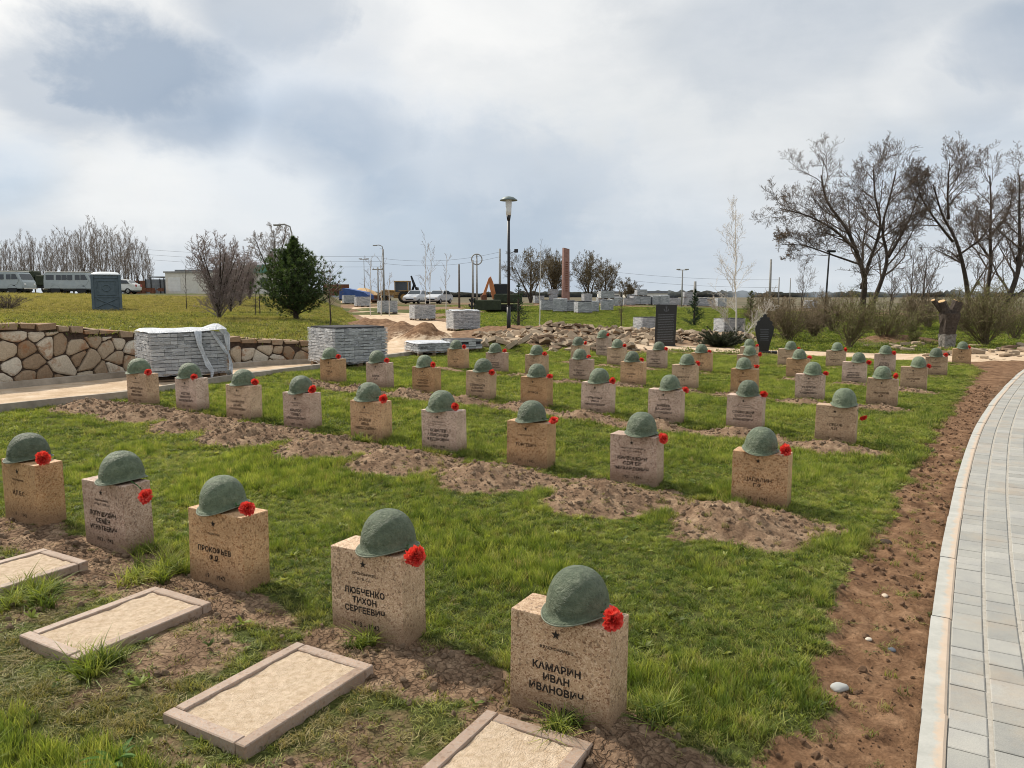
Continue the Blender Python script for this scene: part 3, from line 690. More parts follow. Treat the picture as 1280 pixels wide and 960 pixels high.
TXT={'R1':([K],['И.П.Б.С.'],'19     1942',0,'amber'),'R2':([K,'66 ГВ.С.П. 13 ГВ.С.Д.'],['ЛОПУШИХИН','СЕМЁН','ИГНАТЬЕВИЧ'],'1913 - 1942',1,'pink'),
'R3':(['ПОЛИТРУК'],['ПРОКОФЬЕВ','Ф.Я.'],'19     1942',2,'amber'),'R4':([K,'35 ГВ. С.Д.'],['ЛЮБЧЕНКО','ТИХОН','СЕРГЕЕВИЧ'],'1913 - 1942',1,'tan'),'R5':([K],['КАМАРИН','ИВАН','ИВАНОВИЧ'],'1905 - 1942',2,'tan'),
'A1':([K],['СЫРОВАТКИН','МИХАИЛ','ИВАНОВИЧ'],'1922 - 1942',0,'tan'),'A2':([K,'35 ГВ. С.Д.'],['КОСТИН','НИКОЛАЙ','ВАСИЛЬЕВИЧ'],'1911 - 1942',1,'pink'),'A3':([K],['ПАНФИЛОВ','ДЕНИС','ЛАВРЕНТЬЕВИЧ'],'1908 - 1942',0,'tan'),
'A4':([K,'35 ГВ. С.Д.'],['КРЫЛОВ','ПАВЕЛ','АЛЕКСАНДРОВИЧ'],'1923 - 1942',1,'pink'),'A5':([K],['ЗАЙЦЕВ','ИВАН','НИКОЛАЕВИЧ'],'1920 - 1942',0,'amber'),'A6':([K,'271 С.П. 10 С.Д.'],['КОВАЛЕВ','АЛЕКСАНДР','ФЕДОРОВИЧ'],'1922 - 1942',1,'pink'),
'A7':([K],['ТОРГЕВИЧ'],'19    - 1942',0,'amber'),'A8':(['ГВАРДИИ КРАСНОАРМЕЕЦ','100 ГВ.С.П. 35 ГВ.С.Д.'],['КРИВОШЕИН','СЕРГЕЙ','МИХАЙЛОВИЧ'],'1921 - 1942',1,'pink'),'A9':(['СЕРЖАНТ'],['ЦАПАЛИН','Г.Ф.'],'19     1942',0,'amber'),
'B1':([K],['ПОПОВ','И.Г.'],'19     1942',0,'amber'),'B2':([],['АЛИЕВ','А.К.'],'',1,'pink'),'B3':([K],['ГОЛИКОВ','МИХАИЛ','АНДРЕЕВИЧ'],'19   - 1942',0,'amber'),'B4':([K,'35 ГВ. С.Д.'],['СЕЛИВАНОВ','АЛЕКСЕЙ','КАРПОВИЧ'],'1918 - 1942',1,'tan'),
'B5':([K],['ЕГОРОВ'],'',0,'amber'),'B6':([K],['ИЛЬИНЫХ','ИВАН','НИКОЛАЕВИЧ'],'1917 - 1942',2,'pink'),'B7':([K],['МИХЕЕВ','ВАСИЛИЙ','ЕГОРОВИЧ'],'1901 - 1942',1,'pink'),'B8':([K,'8 ОТД. ТАНКОВОЙ БРИГАДЫ'],['СЛОВЕЦКИЙ','ВАСИЛИЙ','ИВАНОВИЧ'],'',1,'pink'),'B9':([K],['ГЛЕБОВ','А.И.'],'19     1942',0,'tan')}
GEN=[([K],['БЕЛОВ','И.И.'],'19   - 1942',0,'amber'),([K,'35 ГВ. С.Д.'],['ФЕДОРОВ','ИВАН','АНДРЕЕВИЧ'],'1919 - 1942',1,'pink'),([K],['МОРОЗОВ','А.И.'],'19   - 1942',0,'tan'),([K],['НИКИТИН','ДМИТРИЙ','СЕМЕНОВИЧ'],'1912 - 1942',1,'pink')]
FAR={'C1':0,'C2':3,'C3':2,'C4':1,'C5':0,'C6':2,'C7':0,'C8':1,'C9':2,'D1':2,'D2':2,'D3':1,'D4':0,'D5':2,'D6':0,'D7':3,'D8':2,'E0':1,'E1':2,'E2':2,'E3':2,'E4':3,'E5':2,'E6':0}
def stone_mesh(h,w,m,seed):
    rr=random.Random(seed); bm=bmesh.new(); bmesh.ops.create_cube(bm,size=1)
    for v in bm.verts:
        v.co=Vector((v.co.x*w,(v.co.y+.5)*D_,(-.14 if v.co.z<0 else h)))
        if v.co.z<0: v.co.x*=1.01
    bmesh.ops.bevel(bm,geom=bm.edges[:],offset=.0045,segments=2,affect='EDGES',profile=.6)
    mb=MB(); mb.bm(bm); return mb
def helmet_parts(seed):
    """steel shell: long axis along y, brow at -y"""
    rr=random.Random(seed); n=40; mb=MB(); prof=[]
    H=.158; A=.118; B=.140
    rows=12; vs=[]; fs=[]
    def rimz(a):   # brow and neck dip, sides lift
        return -.004+ .010*math.cos(2*a+PI)*-1*-1
    def p(rr_,zz,a,flare=0):
        c,s=math.cos(a),math.sin(a)
        return (rr_*(A+flare)*c, rr_*(B+flare)*s+.004*(1-zz), zz)
    for i in range(rows+1):
        f=i/rows; ang=f*PI/2          # 0 rim .. pi/2 top
        r=math.cos(ang)**.82 if i<rows else 0.0001; zz=math.sin(ang)
        for k in range(n):
            a=2*PI*k/n; front=max(0,-math.sin(a))**3; side=abs(math.cos(a))**2; back=max(0,math.sin(a))**2
            zb=-.010*front-.012*back+.008*side
            z_=zb*(1-f)**1.5+H*zz*.98+.002
            x_=A*r*math.cos(a); y_=(B*r)*math.sin(a)-.004*(f)
            vs.append((x_+rr.uniform(-.0006,.0006),y_,z_+rr.uniform(-.0005,.0005)))
    for i in range(rows):
        for k in range(n): a=i*n+k;b=i*n+(k+1)%n; fs.append((a,b,b+n,a+n))
    # flared lip around the rim
    o=len(vs)
    for dr,dz in ((.006,-.006),(.012,-.013),(.010,-.016),(-.002,-.006)):
        for k in range(n):
            a=2*PI*k/n; front=max(0,-math.sin(a))**3; side=abs(math.cos(a))**2; back=max(0,math.sin(a))**2
            zb=-.010*front-.012*back+.008*side+.002; fl=1+.9*front+.3*back
            vs.append(((A+dr*fl)*math.cos(a),(B+dr*fl)*math.sin(a),zb+dz))
    prev=0
    for j in range(4):
        cur=o+j*n
        for k in range(n): fs.append((cur+k,cur+(k+1)%n,prev+(k+1)%n,prev+k))
        prev=cur
    mb.add(vs,fs)
    rim=MB(); pts=[]
    for k in range(n+1):
        a=2*PI*k/n; front=max(0,-math.sin(a))**3; side=abs(math.cos(a))**2; back=max(0,math.sin(a))**2
        zb=-.010*front-.012*back+.008*side+.002; fl=1+.9*front+.3*back
        pts.append(((A+.0125*fl)*math.cos(a),(B+.0125*fl)*math.sin(a),zb-.0145))
    rim.tube(pts,.0032,6,cap=False)
    riv=mb
    for a in (R(15),R(165),R(270)):
        q=Vector((A*.985*math.cos(a),B*.985*math.sin(a),.030)); riv.lathe([(.0055,-.001),(.0045,.002),(.001,.0035)],8,M=Matrix.Translation(q)@Vector((math.cos(a),math.sin(a),.12)).to_track_quat('Z','Y').to_matrix().to_4x4())
    return mb.mesh('shell',M['helmet'],True),rim.mesh('rim',M['rim_edge'],True),None
HELM=[helmet_parts(i) for i in range(3)]
def hole_mesh():
    mb=MB(); rr=random.Random(5); n=11
    vs=[(0,0,0)]+[((.017+rr.uniform(-.005,.004))*math.cos(2*PI*k/n),(.017+rr.uniform(-.005,.004))*math.sin(2*PI*k/n),0) for k in range(n)]
    mb.add(vs,[(0,1+k,1+(k+1)%n) for k in range(n)]); return mb.mesh('bullet_hole',M['hole'])
HOLE=hole_mesh()
def bloom_mesh(seed):
    rr=random.Random(seed); mb=MB()
    for ring,(cnt,tilt,L) in enumerate(((11,78,.038),(10,58,.037),(9,38,.036),(7,20,.034),(4,6,.030))):
        for k in range(cnt):
            az=2*PI*(k+rr.random()*.6)/cnt+ring*.4; tl=R(tilt+rr.uniform(-9,9)); l=L*rr.uniform(.88,1.08)
            Mx=Matrix.Rotation(az,4,'Z')@Matrix.Rotation(tl,4,'Y'); wd=.016*rr.uniform(.85,1.15)
            vs=[];m=6
            for i in range(4):
                f=i/3
                for j in range(m):
                    g=j/(m-1)*2-1; ru=(.0032*math.sin(j*2.5+seed+k) if i>1 else 0)*(1+f)
                    q=Vector((ru+.006*f*f*(1 if tilt>30 else -.3),g*wd*(f**.6)*.95,l*f+(-.004*abs(g) if i==3 else 0)+(rr.uniform(-.003,.003) if i==3 else 0)))
                    vs.append(Mx@q+Vector((0,0,-.010)))
            mb.add(vs,[(i*m+j,i*m+j+1,(i+1)*m+j+1,(i+1)*m+j) for i in range(3) for j in range(m-1)])
    return mb.mesh('bloom',M['petal'],True)
BLOOM=[bloom_mesh(i) for i in range(4)]
def obj(name,me,parent=None,loc=None,rot=None):
    o=bpy.data.objects.new(name,me); C.objects.link(o)
    if parent is not None: o.parent=parent
    if loc is not None: o.location=loc
    if rot is not None: o.rotation_euler=rot
    return o
ORD=['first','second','third','fourth','fifth','sixth','seventh','eighth','ninth']
ROWN={'R':'nearest row','A':'second row','B':'third row','C':'fourth row','D':'fifth row','E':'last row'}
COUNT={'R':5,'A':9,'B':9,'C':9,'D':8,'E':5}
def where(k):
    r,i=k[0],int(k[1])
    if k=='E0': return 'alone at the back beside the rubble heap'
    if k=='E6': return 'far right beside the whitewashed tree stump'
    c=COUNT[r]
    if i==c: return 'rightmost in the '+ROWN[r]
    if i==1: return 'leftmost in the '+ROWN[r]
    return ORD[i-1]+' from the left in the '+ROWN[r]
COL={'tan':'tan','pink':'pinkish','amber':'amber brown'}
for n_,(k,px,py,hx,fx,fd) in enumerate(ST):
    rr=random.Random(n_*7+1)
    spec=TXT.get(k) or GEN[FAR[k]]; rank,names,dates,dark,mt=spec
    h=H_;w=W_
    if k=='E0': h=.49;w=.34
    z0=float(base_z(px,py)); cx=px-EX.x*w/2; cy=py-EX.y*w/2
    yw=YAW+rr.uniform(-.02,.02)
    lab='%s granite gravestone with a %s inscription, %s'%(COL[mt],'black' if dark else 'faint',where(k))
    if k=='E0': lab='narrow taller gravestone standing '+where(k)
    sb=stone_mesh(h,w,mt,n_); s=sb.build('gravestone',M[mt],loc=(cx,cy,z0),rotz=yw)
    s.rotation_euler=(rr.uniform(-.012,.012),rr.uniform(-.012,.012),yw)
    tag(s,lab,'gravestone','granite gravestones in rows on the grass')
    obj('star',STAR['ink'],s,(-.012,0,h-.062))
    me=inscription(rank,names,dates,dark) if k in TXT else None
    if me is None:
        key=('gen',FAR[k])
        if key not in _tc: _tc[key]=inscription(rank,names,dates,dark)
        me=_tc[key]
    for ml in me: obj('inscription_line',ml,s,(-.008,0,h-(.0 if h<.45 else .02)))
    # helmet
    ca,sa=math.cos(yw),math.sin(yw)
    def L2W(lx,ly,lz): return (cx+ca*lx-sa*ly,cy+sa*lx+ca*ly,z0+lz)
    hole=k in('A5','C5')
    ty=.092 if k[0]=='R' else .085
    hl=thing('helmet','green steel helmet%s resting on the gravestone %s'%(' with a bullet hole' if hole else '',where(k)),'helmet',L2W(hx,ty,h+.024),0,'green helmets on the gravestones')
    if len(hl['label'].split())>16: hl['label']='green helmet%s on the gravestone %s'%(' with a hole' if hole else '',where(k))
    hs=rr.uniform(.97,1.03); hl.scale=(hs,hs,hs)
    if k[0]=='R': hl.scale=(hs*.93,hs*.93,hs*.96)
    hl.rotation_euler=(R(rr.uniform(-1.5,3.5)),R(rr.uniform(-3,5)),yw+R({'R5':-16,'R4':-12}.get(k,rr.uniform(-14,8))))
    sm,rm,rv=HELM[n_%3]; obj('shell',sm,hl); obj('rim',rm,hl)
    if hole:
        a=R(235) if k=='A5' else R(215); q=Vector((.092*math.cos(a),.110*math.sin(a),.105)); nn=Vector((math.cos(a)*.75,math.sin(a)*.7,.62)).normalized()
        ho=obj('bullet_hole',HOLE,hl,q+nn*.010); ho.rotation_mode='QUATERNION'; ho.rotation_quaternion=nn.to_track_quat('Z','Y')
    # carnation
    fl=thing('carnation','red cloth carnation tucked under the helmet, on the gravestone '+where(k),'flower',L2W(w/2+fx-.02,.010,h+fd+.02),0,'red carnations on the gravestones')
    if len(fl['label'].split())>16: fl['label']='red carnation beside the helmet on the gravestone '+where(k)
    if len(fl['label'].split())>16: fl['label']='red carnation on the gravestone '+where(k)
    dirv=Vector((.55+rr.uniform(-.8,.8),-.60+rr.uniform(-.35,.45),.35+rr.uniform(-.8,.7)))
    if k=='B9': dirv=Vector((.6,-.3,-.8))
    dirw=Vector((ca*dirv.x-sa*dirv.y,sa*dirv.x+ca*dirv.y,dirv.z)).normalized()
    bl=obj('bloom',BLOOM[n_%4],fl); bl.rotation_mode='QUATERNION'; bl.rotation_quaternion=dirw.to_track_quat('Z','Y'); bs=rr.uniform(1.08,1.28); bl.scale=(bs*rr.uniform(.85,1.1),bs,bs*rr.uniform(.85,1.05))
    # stem runs back under the helmet
    tgt=Vector(L2W(hx+.07,.09,h+.012))-Vector(fl.location)
    sm_=MB(); c0=-dirw*.012; mid=c0.lerp(tgt,.5)+Vector((0,0,.016)); sm_.tube([c0,c0.lerp(mid,.6)+Vector((0,0,.004)),mid,tgt],.0028,6); 
    for q in (.35,.7):
        b0=c0.lerp(tgt,q)+Vector((0,0,.012)); b1=b0+Vector((rr.uniform(-.02,.02),rr.uniform(-.02,.02),.012)); sm_.tube([b0,b0.lerp(b1,.5),b1],[.003,.005,.0006],4)
    sm_.build('stem',M['stem'],fl)

# ------------------------------------------------------------------ granite grave surrounds with sand
def surround(cx,cy,w,l,z0,label,seed,rot=0):
    """cx, cy: middle; w along the row, l away from the row"""
    rr=random.Random(seed); t=thing('grave_border',label,'grave border',(cx,cy,z0),YAW+rot,'granite borders filled with sand'); b=.053; h=.028
    for (x0,x1,y0,y1) in ((-w/2,w/2-b,-l/2,-l/2+b),(-w/2+b,w/2,l/2-b,l/2),(-w/2,-w/2+b,-l/2+b,l/2),(w/2-b,w/2,-l/2,l/2-b)):
        mb=MB(); g=.0015; mb.cbox(x0+g,x1-g,y0+g,y1-g,-.07,h+rr.uniform(-.002,.002),.004); mb.build('curb_rail',M['curb'],t)
    n=26; vs=[]; 
    for j in range(n+1):
        for i in range(n+1):
            u=i/n;v=j/n; xx=-w/2+b+u*(w-2*b); yy=-l/2+b+v*(l-2*b)
            vs.append((xx,yy,.012+.006*float(vnoise(np.array([xx*18+seed*5]),np.array([yy*18]))[0])+.003*rr.random()+.008*float(vnoise(np.array([xx*6+seed]),np.array([yy*6]))[0])-.003))
    mb=MB(); mb.add(vs,[(j*(n+1)+i,j*(n+1)+i+1,(j+1)*(n+1)+i+1,(j+1)*(n+1)+i) for j in range(n) for i in range(n)])
    mb.build('sand_fill',M['sandfill'],t,True); return t
SUR=[(-.91,2.775,'sand filled granite border in front of the second gravestone from the right, nearest row',3),
(-1.79,3.345,'sand filled granite border with a small grass tuft, in front of the third nearest gravestone',2),
(-2.66,3.85,'sand filled granite border cut by the left edge, with grass stalks inside',1),
(-.07,2.275,'sand filled granite border cut by the bottom edge, in front of the rightmost near gravestone',4)]
for cx,cy,lab,sd in SUR: surround(cx,cy,.43,.66,float(base_z(cx,cy))+.012,lab,sd)
SURC=[(a,b) for a,b,_,_ in SUR]

# ------------------------------------------------------------------ scatter (stuff) through geometry nodes
def scatter(name,label,cat,pts,rots,scl,idx,dry,protos):
    me=bpy.data.meshes.new(name); me.vertices.add(len(pts)); me.vertices.foreach_set('co',pts.astype(np.float32).ravel())
    def at(n_,t,v,k): 
        a=me.attributes.new(n_,t,'POINT'); a.data.foreach_set(k,v)
    at('rot','FLOAT_VECTOR',rots.astype(np.float32).ravel(),'vector'); at('scl','FLOAT_VECTOR',scl.astype(np.float32).ravel(),'vector')
    at('idx','INT',idx.astype(np.int32),'value'); at('dry','FLOAT',dry.astype(np.float32),'value')
    o=bpy.data.objects.new(name,me); C.objects.link(o); tag(o,label,cat,kind='stuff')
    col=bpy.data.collections.new(name+'_pieces')
    for i,m in enumerate(protos):
        q=bpy.data.objects.new('%s_piece_%02d'%(name,i),m); col.objects.link(q)
    ng=bpy.data.node_groups.new(name+'_nodes','GeometryNodeTree')
    ng.interface.new_socket('Geometry',in_out='INPUT',socket_type='NodeSocketGeometry'); ng.interface.new_socket('Geometry',in_out='OUTPUT',socket_type='NodeSocketGeometry')
    N=ng.nodes.new; gi=N('NodeGroupInput'); go_=N('NodeGroupOutput'); ci=N('GeometryNodeCollectionInfo'); ci.inputs['Collection'].default_value=col
    ci.inputs['Separate Children'].default_value=True; ci.inputs['Reset Children'].default_value=True
    m2p=N('GeometryNodeMeshToPoints'); iop=N('GeometryNodeInstanceOnPoints'); iop.inputs['Pick Instance'].default_value=True
    def na(nm,t):
        a=N('GeometryNodeInputNamedAttribute'); a.data_type=t; a.inputs['Name'].default_value=nm; return a.outputs['Attribute']
    L=ng.links.new; L(gi.outputs[0],m2p.inputs[0]); L(m2p.outputs[0],iop.inputs['Points']); L(ci.outputs[0],iop.inputs['Instance'])
    L(na('idx','INT'),iop.inputs['Instance Index']); e2r=N('FunctionNodeEulerToRotation'); L(na('rot','FLOAT_VECTOR'),e2r.inputs[0]); L(e2r.outputs[0],iop.inputs['Rotation'])
    L(na('scl','FLOAT_VECTOR'),iop.inputs['Scale']); L(iop.outputs[0],go_.inputs[0])
    md=o.modifiers.new('scatter','NODES'); md.node_group=ng
    return o
def clump_mesh(name,seed,nb,rad,h,wd,seg=3,material='grass',lean=.5):
    rr=random.Random(seed); V=[];Fc=[];tip=[]
    for _ in range(nb):
        a=rr.random()*2*PI; r=rad*math.sqrt(rr.random()); bx,by=r*math.cos(a),r*math.sin(a); fa=rr.random()*2*PI; le=h*rr.uniform(.5,1.25); ln=le*rr.uniform(.1,lean*1.6); w=wd*rr.uniform(.7,1.2); la=rr.random()*2*PI
        o=len(V)
        for i in range(seg+1):
            f=i/seg; cx=bx+math.cos(la)*ln*f*f; cy=by+math.sin(la)*ln*f*f; cz=le*f*(1-.25*f*ln/le)-.006; ww=w*(1-f**1.6)*.5
            if i<seg:
                V.append((cx-math.cos(fa)*ww,cy-math.sin(fa)*ww,cz)); V.append((cx+math.cos(fa)*ww,cy+math.sin(fa)*ww,cz)); tip+=[f,f]
            else: V.append((cx,cy,cz)); tip.append(1)
        for i in range(seg-1): q=o+2*i; Fc.append((q,q+1,q+3,q+2))
        q=o+2*(seg-1); Fc.append((q,q+1,q+2))
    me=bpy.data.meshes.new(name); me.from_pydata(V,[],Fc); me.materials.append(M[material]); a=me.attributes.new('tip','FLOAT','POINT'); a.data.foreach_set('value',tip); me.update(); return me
near=[clump_mesh('g%d'%i,i,26,.030,.052,.0036,3) for i in range(6)]+[clump_mesh('gb%d'%i,30+i,16,.026,.030,.0055,2,lean=1.2) for i in range(3)]
mid=[clump_mesh('m%d'%i,50+i,34,.075,.062,.0075,2) for i in range(5)]
far=[clump_mesh('f%d'%i,80+i,60,.28,.09,.022,1) for i in range(4)]
tuft=[clump_mesh('t%d'%i,120+i,34,.035,.13,.006,4,lean=.8) for i in range(3)]
def rosette(name,seed):
    rr=random.Random(seed); V=[];Fc=[];tip=[]
    for k in range(11):
        a=rr.random()*2*PI; L=rr.uniform(.018,.042); up=rr.uniform(.25,.9); o=len(V)
        for i in range(4):
            f=i/3; r=L*f*math.cos(up); zz=L*math.sin(up)*f*(1.3-.5*f)+.004; w=.0055*math.sin(PI*min(1,f*.85+.12))
            V+=[(r*math.cos(a)-w*math.sin(a),r*math.sin(a)+w*math.cos(a),zz),(r*math.cos(a)+w*math.sin(a),r*math.sin(a)-w*math.cos(a),zz)]; tip+=[.35+.4*f]*2
        Fc+=[(o+2*i,o+2*i+1,o+2*i+3,o+2*i+2) for i in range(3)]
    me=bpy.data.meshes.new(name); me.from_pydata(V,[],Fc); me.materials.append(M['grass']); a_=me.attributes.new('tip','FLOAT','POINT'); a_.data.foreach_set('value',tip); me.update(); return me
ros=[rosette('r%d'%i,i) for i in range(2)]
def inframe(px,py,m=.15):
    return (py>1.2)&(np.abs(px/np.maximum(py,.1))<.67/ .98+m+np.where(px<0,2.2,.8)/np.maximum(py,.5))
def blocked(px,py,pad=0.0):
    """under a gravestone, a surround"""
    b=np.zeros(px.shape,bool)
    for k,(cx,cy) in FC.items():
        dx=px-cx;dy=py-cy; u=dx*EX.x+dy*EX.y; v=dx*EY.x+dy*EY.y; b|=(np.abs(u)<W_/2+pad)&(v>-pad)&(v<D_+pad)
    for cx,cy in SURC:
        dx=px-cx;dy=py-cy; u=dx*EX.x+dy*EX.y; v=dx*EY.x+dy*EY.y; b|=(np.abs(u)<.225+pad)&(np.abs(v)<.34+pad)
    return b
def pts_region(x0,x1,y0,y1,dens):
    n=int((x1-x0)*(y1-y0)*dens); return rng.uniform(x0,x1,n),rng.uniform(y0,y1,n)
P=[];RT=[];SC=[];IX=[];DR=[]
def push(px,py,pz,sc,idx,dry,flat=0.0,hs=None):
    n=len(px); P.append(np.stack([px,py,pz],1)); RT.append(np.stack([rng.normal(0,.18,n),rng.normal(0,.18,n),rng.uniform(0,6.28,n)],1))
    hs_=sc if hs is None else hs; SC.append(np.stack([sc,sc,hs_],1)); IX.append(idx); DR.append(dry)
# near field
px,py=pts_region(-7.5,4.6,1.2,7.2,1400); d=np.hypot(px,py)
g=fgrass(px,py); patch=fbm(px*1.7,py*1.7,4); wn_=fworn(px,py)
keep=inframe(px,py)&(rng.random(len(px))<np.clip(g*1.25-.10,.03,1)*np.clip(1.25-(d-3)*.09,.6,1))&(poly_sd(px,py,PATHPOLY)>.02)&~blocked(px,py,.004)
px,py,g,patch,wn_=px[keep],py[keep],g[keep],patch[keep],wn_[keep]
hs=(.50+.85*sstep(.35,.65,patch)*(.6+.8*fbm(px*6,py*6,3)))*rng.uniform(.6,1.35,len(px))*(1-.55*np.clip(wn_*1.3,0,1))*(.55+.45*np.clip(g,0,1))
dry=np.clip(.10+.8*(rng.random(len(px))<.07)+1.2*np.clip(wn_,0,1)*sstep(.35,.6,fbm(px*3+9,py*3,3))+.5*(1-g)+rng.normal(0,.12,len(px)),0,.95)
ix=np.where(rng.random(len(px))<.25+.5*wn_,rng.integers(6,9,len(px)),rng.integers(0,6,len(px)))
push(px,py,fz(px,py),hs*0+rng.uniform(.9,1.15,len(px)),ix,dry,hs=hs)
# worn corner lower left is lush again
px,py=pts_region(-2.8,-.6,1.5,2.6,1300); m_=(poly_sd(px,py,[(-2.6,2.9),(-1.2,2.25),(-.9,1.6),(-3,1.2)])+(fbm(px*3,py*3)-.5)*.5<0)&~blocked(px,py,.01); px,py=px[m_],py[m_]
push(px,py,fz(px,py),rng.uniform(.9,1.1,len(px)),rng.integers(0,6,len(px)),rng.uniform(0,.25,len(px)),hs=rng.uniform(1.0,1.7,len(px)))
# middle field
px,py=pts_region(-10,14,7.0,21,380); g=fgrass(px,py); patch=fbm(px*1.1,py*1.1,4); keep=inframe(px,py)&(rng.random(len(px))<np.clip(g*1.3-.15,0,1))&(poly_sd(px,py,PATHPOLY)>.05)&~blocked(px,py,.01)&(in_terr(px,py)>0)
px,py,g,patch=px[keep],py[keep],g[keep],patch[keep]
hs=(.55+.6*sstep(.35,.65,patch))*rng.uniform(.7,1.2,len(px))*(.5+.5*g)
push(px,py,fz(px,py),rng.uniform(.8,1.1,len(px)),9+rng.integers(0,5,len(px)),np.clip(.12+.6*(rng.random(len(px))<.08)+.6*(1-g)+rng.normal(0,.12,len(px)),0,.9),hs=hs)
# green verge right and back lawn
px,py=pts_region(-6,42,21,75,26); g=fgrass(px,py); keep=inframe(px,py,.15)&(rng.random(len(px))<np.clip(g*1.3-.2,0,1))&(in_terr(px,py)>0)
px,py,g=px[keep],py[keep],g[keep]
push(px,py,fz(px,py)-.01,rng.uniform(.7,1.2,len(px)),14+rng.integers(0,4,len(px)),np.clip(.1+rng.normal(0,.15,len(px)),0,.8),hs=rng.uniform(.5,1,len(px)))
# terrace lawn
px,py=pts_region(-48,-3.6,8,68,40); keep=inframe(px,py,.15)&(in_terr(px,py)<-.08); px,py=px[keep],py[keep]
dd=np.hypot(px,py); gz_t=terr_z(px,py); edge_=np.clip(-in_terr(px,py)/3,0,1); kk_=np.where(py<16.9,1,edge_*edge_*(3-2*edge_)); zz=base_z(px,py)*(1-kk_)+gz_t*kk_+(fbm(px*.7,py*.7,4)-.5)*.10*np.clip(-in_terr(px,py),0,1)
tdr=np.clip(.30+.3*fbm(px*.9,py*.9,4)+.3*(rng.random(len(px))<.15)+.75*sstep(36,54,dd)*sstep(-.22,-.42,px/dd)+.45*sstep(.5,.7,fbm(px*.35,py*.35,4))*(px<-9)+rng.normal(0,.15,len(px)),0,1)
push(px,py,zz-.01,rng.uniform(.7,1.2,len(px)),14+rng.integers(0,4,len(px)),tdr,hs=rng.uniform(.4,.9,len(px))*(1+.8*(tdr>.6))*(1+1.5*sstep(46,64,dd)*sstep(-.36,-.50,px/dd)*rng.random(len(px))))
px,py=pts_region(-12,-3.6,9,20,90); keep=inframe(px,py,.2)&(in_terr(px,py)<-.05); px,py=px[keep],py[keep]
_it=in_terr(px,py); kk_=np.where(py<16.9,1,np.clip(-_it/3,0,1)**2*(3-2*np.clip(-_it/3,0,1))); zz=base_z(px,py)*(1-kk_)+terr_z(px,py)*kk_
push(px,py,zz-.005,rng.uniform(.8,1.1,len(px)),9+rng.integers(0,5,len(px)),np.clip(.25+rng.normal(0,.2,len(px)),0,.9),hs=rng.uniform(.5,1.1,len(px)))
# small rosette weeds among the blades
px,py=pts_region(-4.2,3.6,1.5,7,34); g=fgrass(px,py); keep=inframe(px,py)&(g>.12)&(poly_sd(px,py,PATHPOLY)>.05)&~blocked(px,py,.02)&(fbm(px*1.9+7,py*1.9,3)>.45); px,py=px[keep],py[keep]
push(px,py,fz(px,py)+.004,rng.uniform(.6,1.3,len(px)),21+rng.integers(0,2,len(px)),rng.uniform(0,.3,len(px)))
# taller tufts
TF=[]
def tuftat(x0,y0,n,r,s,dry=.1):
    for _ in range(n): TF.append((x0+rng.normal(0,r),y0+rng.normal(0,r),s*rng.uniform(.7,1.2),dry))
x5,y5=SPOS['A5']; tuftat(x5-.16,y5-.06,7,.035,.9); tuftat(x5+.15,y5+.08,9,.05,.9)
tuftat(-1.86,4.02,16,.07,.9); tuftat(-1.95,3.9,8,.06,.7); tuftat(-2.1,4.3,6,.05,.7)
tuftat(-.48-.16,3.19+.02,7,.03,.55); tuftat(.34-.19,2.54+.04,6,.03,.55); tuftat(.50,2.70,6,.05,.6)
tuftat(-1.86,3.06,6,.025,.55); tuftat(-2.45,3.75,9,.05,.8,.3); tuftat(-2.62,3.62,4,.03,.9,.3); tuftat(-1.67,2.95,9,.05,.8); tuftat(-2.35,3.6,16,.09,.7)
tuftat(SPOS['A4'][0]+.12,SPOS['A4'][1]+.1,5,.05,.6); tuftat(SPOS['A6'][0]+.05,SPOS['A6'][1]-.05,5,.06,.5); tuftat(-1.4,2.0,14,.15,.8)
for k in ('A7','A8','A9','B4','B6','B7'): tuftat(SPOS[k][0]+.12,SPOS[k][1]+.12,5,.05,.5)
TF=np.array(TF)
push(TF[:,0],TF[:,1],fz(TF[:,0],TF[:,1]),np.ones(len(TF)),18+rng.integers(0,3,len(TF)),TF[:,3],hs=TF[:,2])
P=np.concatenate(P);RT=np.concatenate(RT);SC=np.concatenate(SC);IX=np.concatenate(IX);DR=np.concatenate(DR)
print('GRASS',len(P))
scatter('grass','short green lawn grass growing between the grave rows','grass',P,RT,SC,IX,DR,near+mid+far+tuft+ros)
# clods
def clod(seed,mt,rough=.35):
    bm=bmesh.new(); bmesh.ops.create_icosphere(bm,subdivisions=2,radius=1); rr=random.Random(seed); off=rr.random()*50
    for v in bm.verts:
        a=float(vnoise(np.array([v.co.x*1.6+off]),np.array([v.co.y*1.6+v.co.z*2.1+off]))[0]); v.co*=.65+a*.7; v.co.z*=.75
    mb=MB(); mb.bm(bm); return mb.mesh('clod',M[mt],False)
clods=[clod(i,'clod') for i in range(5)]+[clod(9+i,'clod_red') for i in range(5)]
px,py=pts_region(-8,9,1.5,14,1500); s_1=fsoil(px,py); r_1=fred(px,py); d=np.hypot(px,py)
keep=inframe(px,py)&(rng.random(len(px))<np.clip(np.maximum(s_1*.9-.25,r_1*.55-.25)*(.25+1.5*fbm(px*2.6,py*2.6,3)),0,1)*np.clip(1.15-(d-4)*.06,.35,1))&(poly_sd(px,py,PATHPOLY)>.012)&~blocked(px,py,.0)&(in_terr(px,py)>0)
px,py,r_1,d=px[keep],py[keep],r_1[keep],d[keep]
sz=(.003+.015*rng.random(len(px))**6)*(1+np.clip(d-4,0,10)*.07)
print('CLODS',len(px))
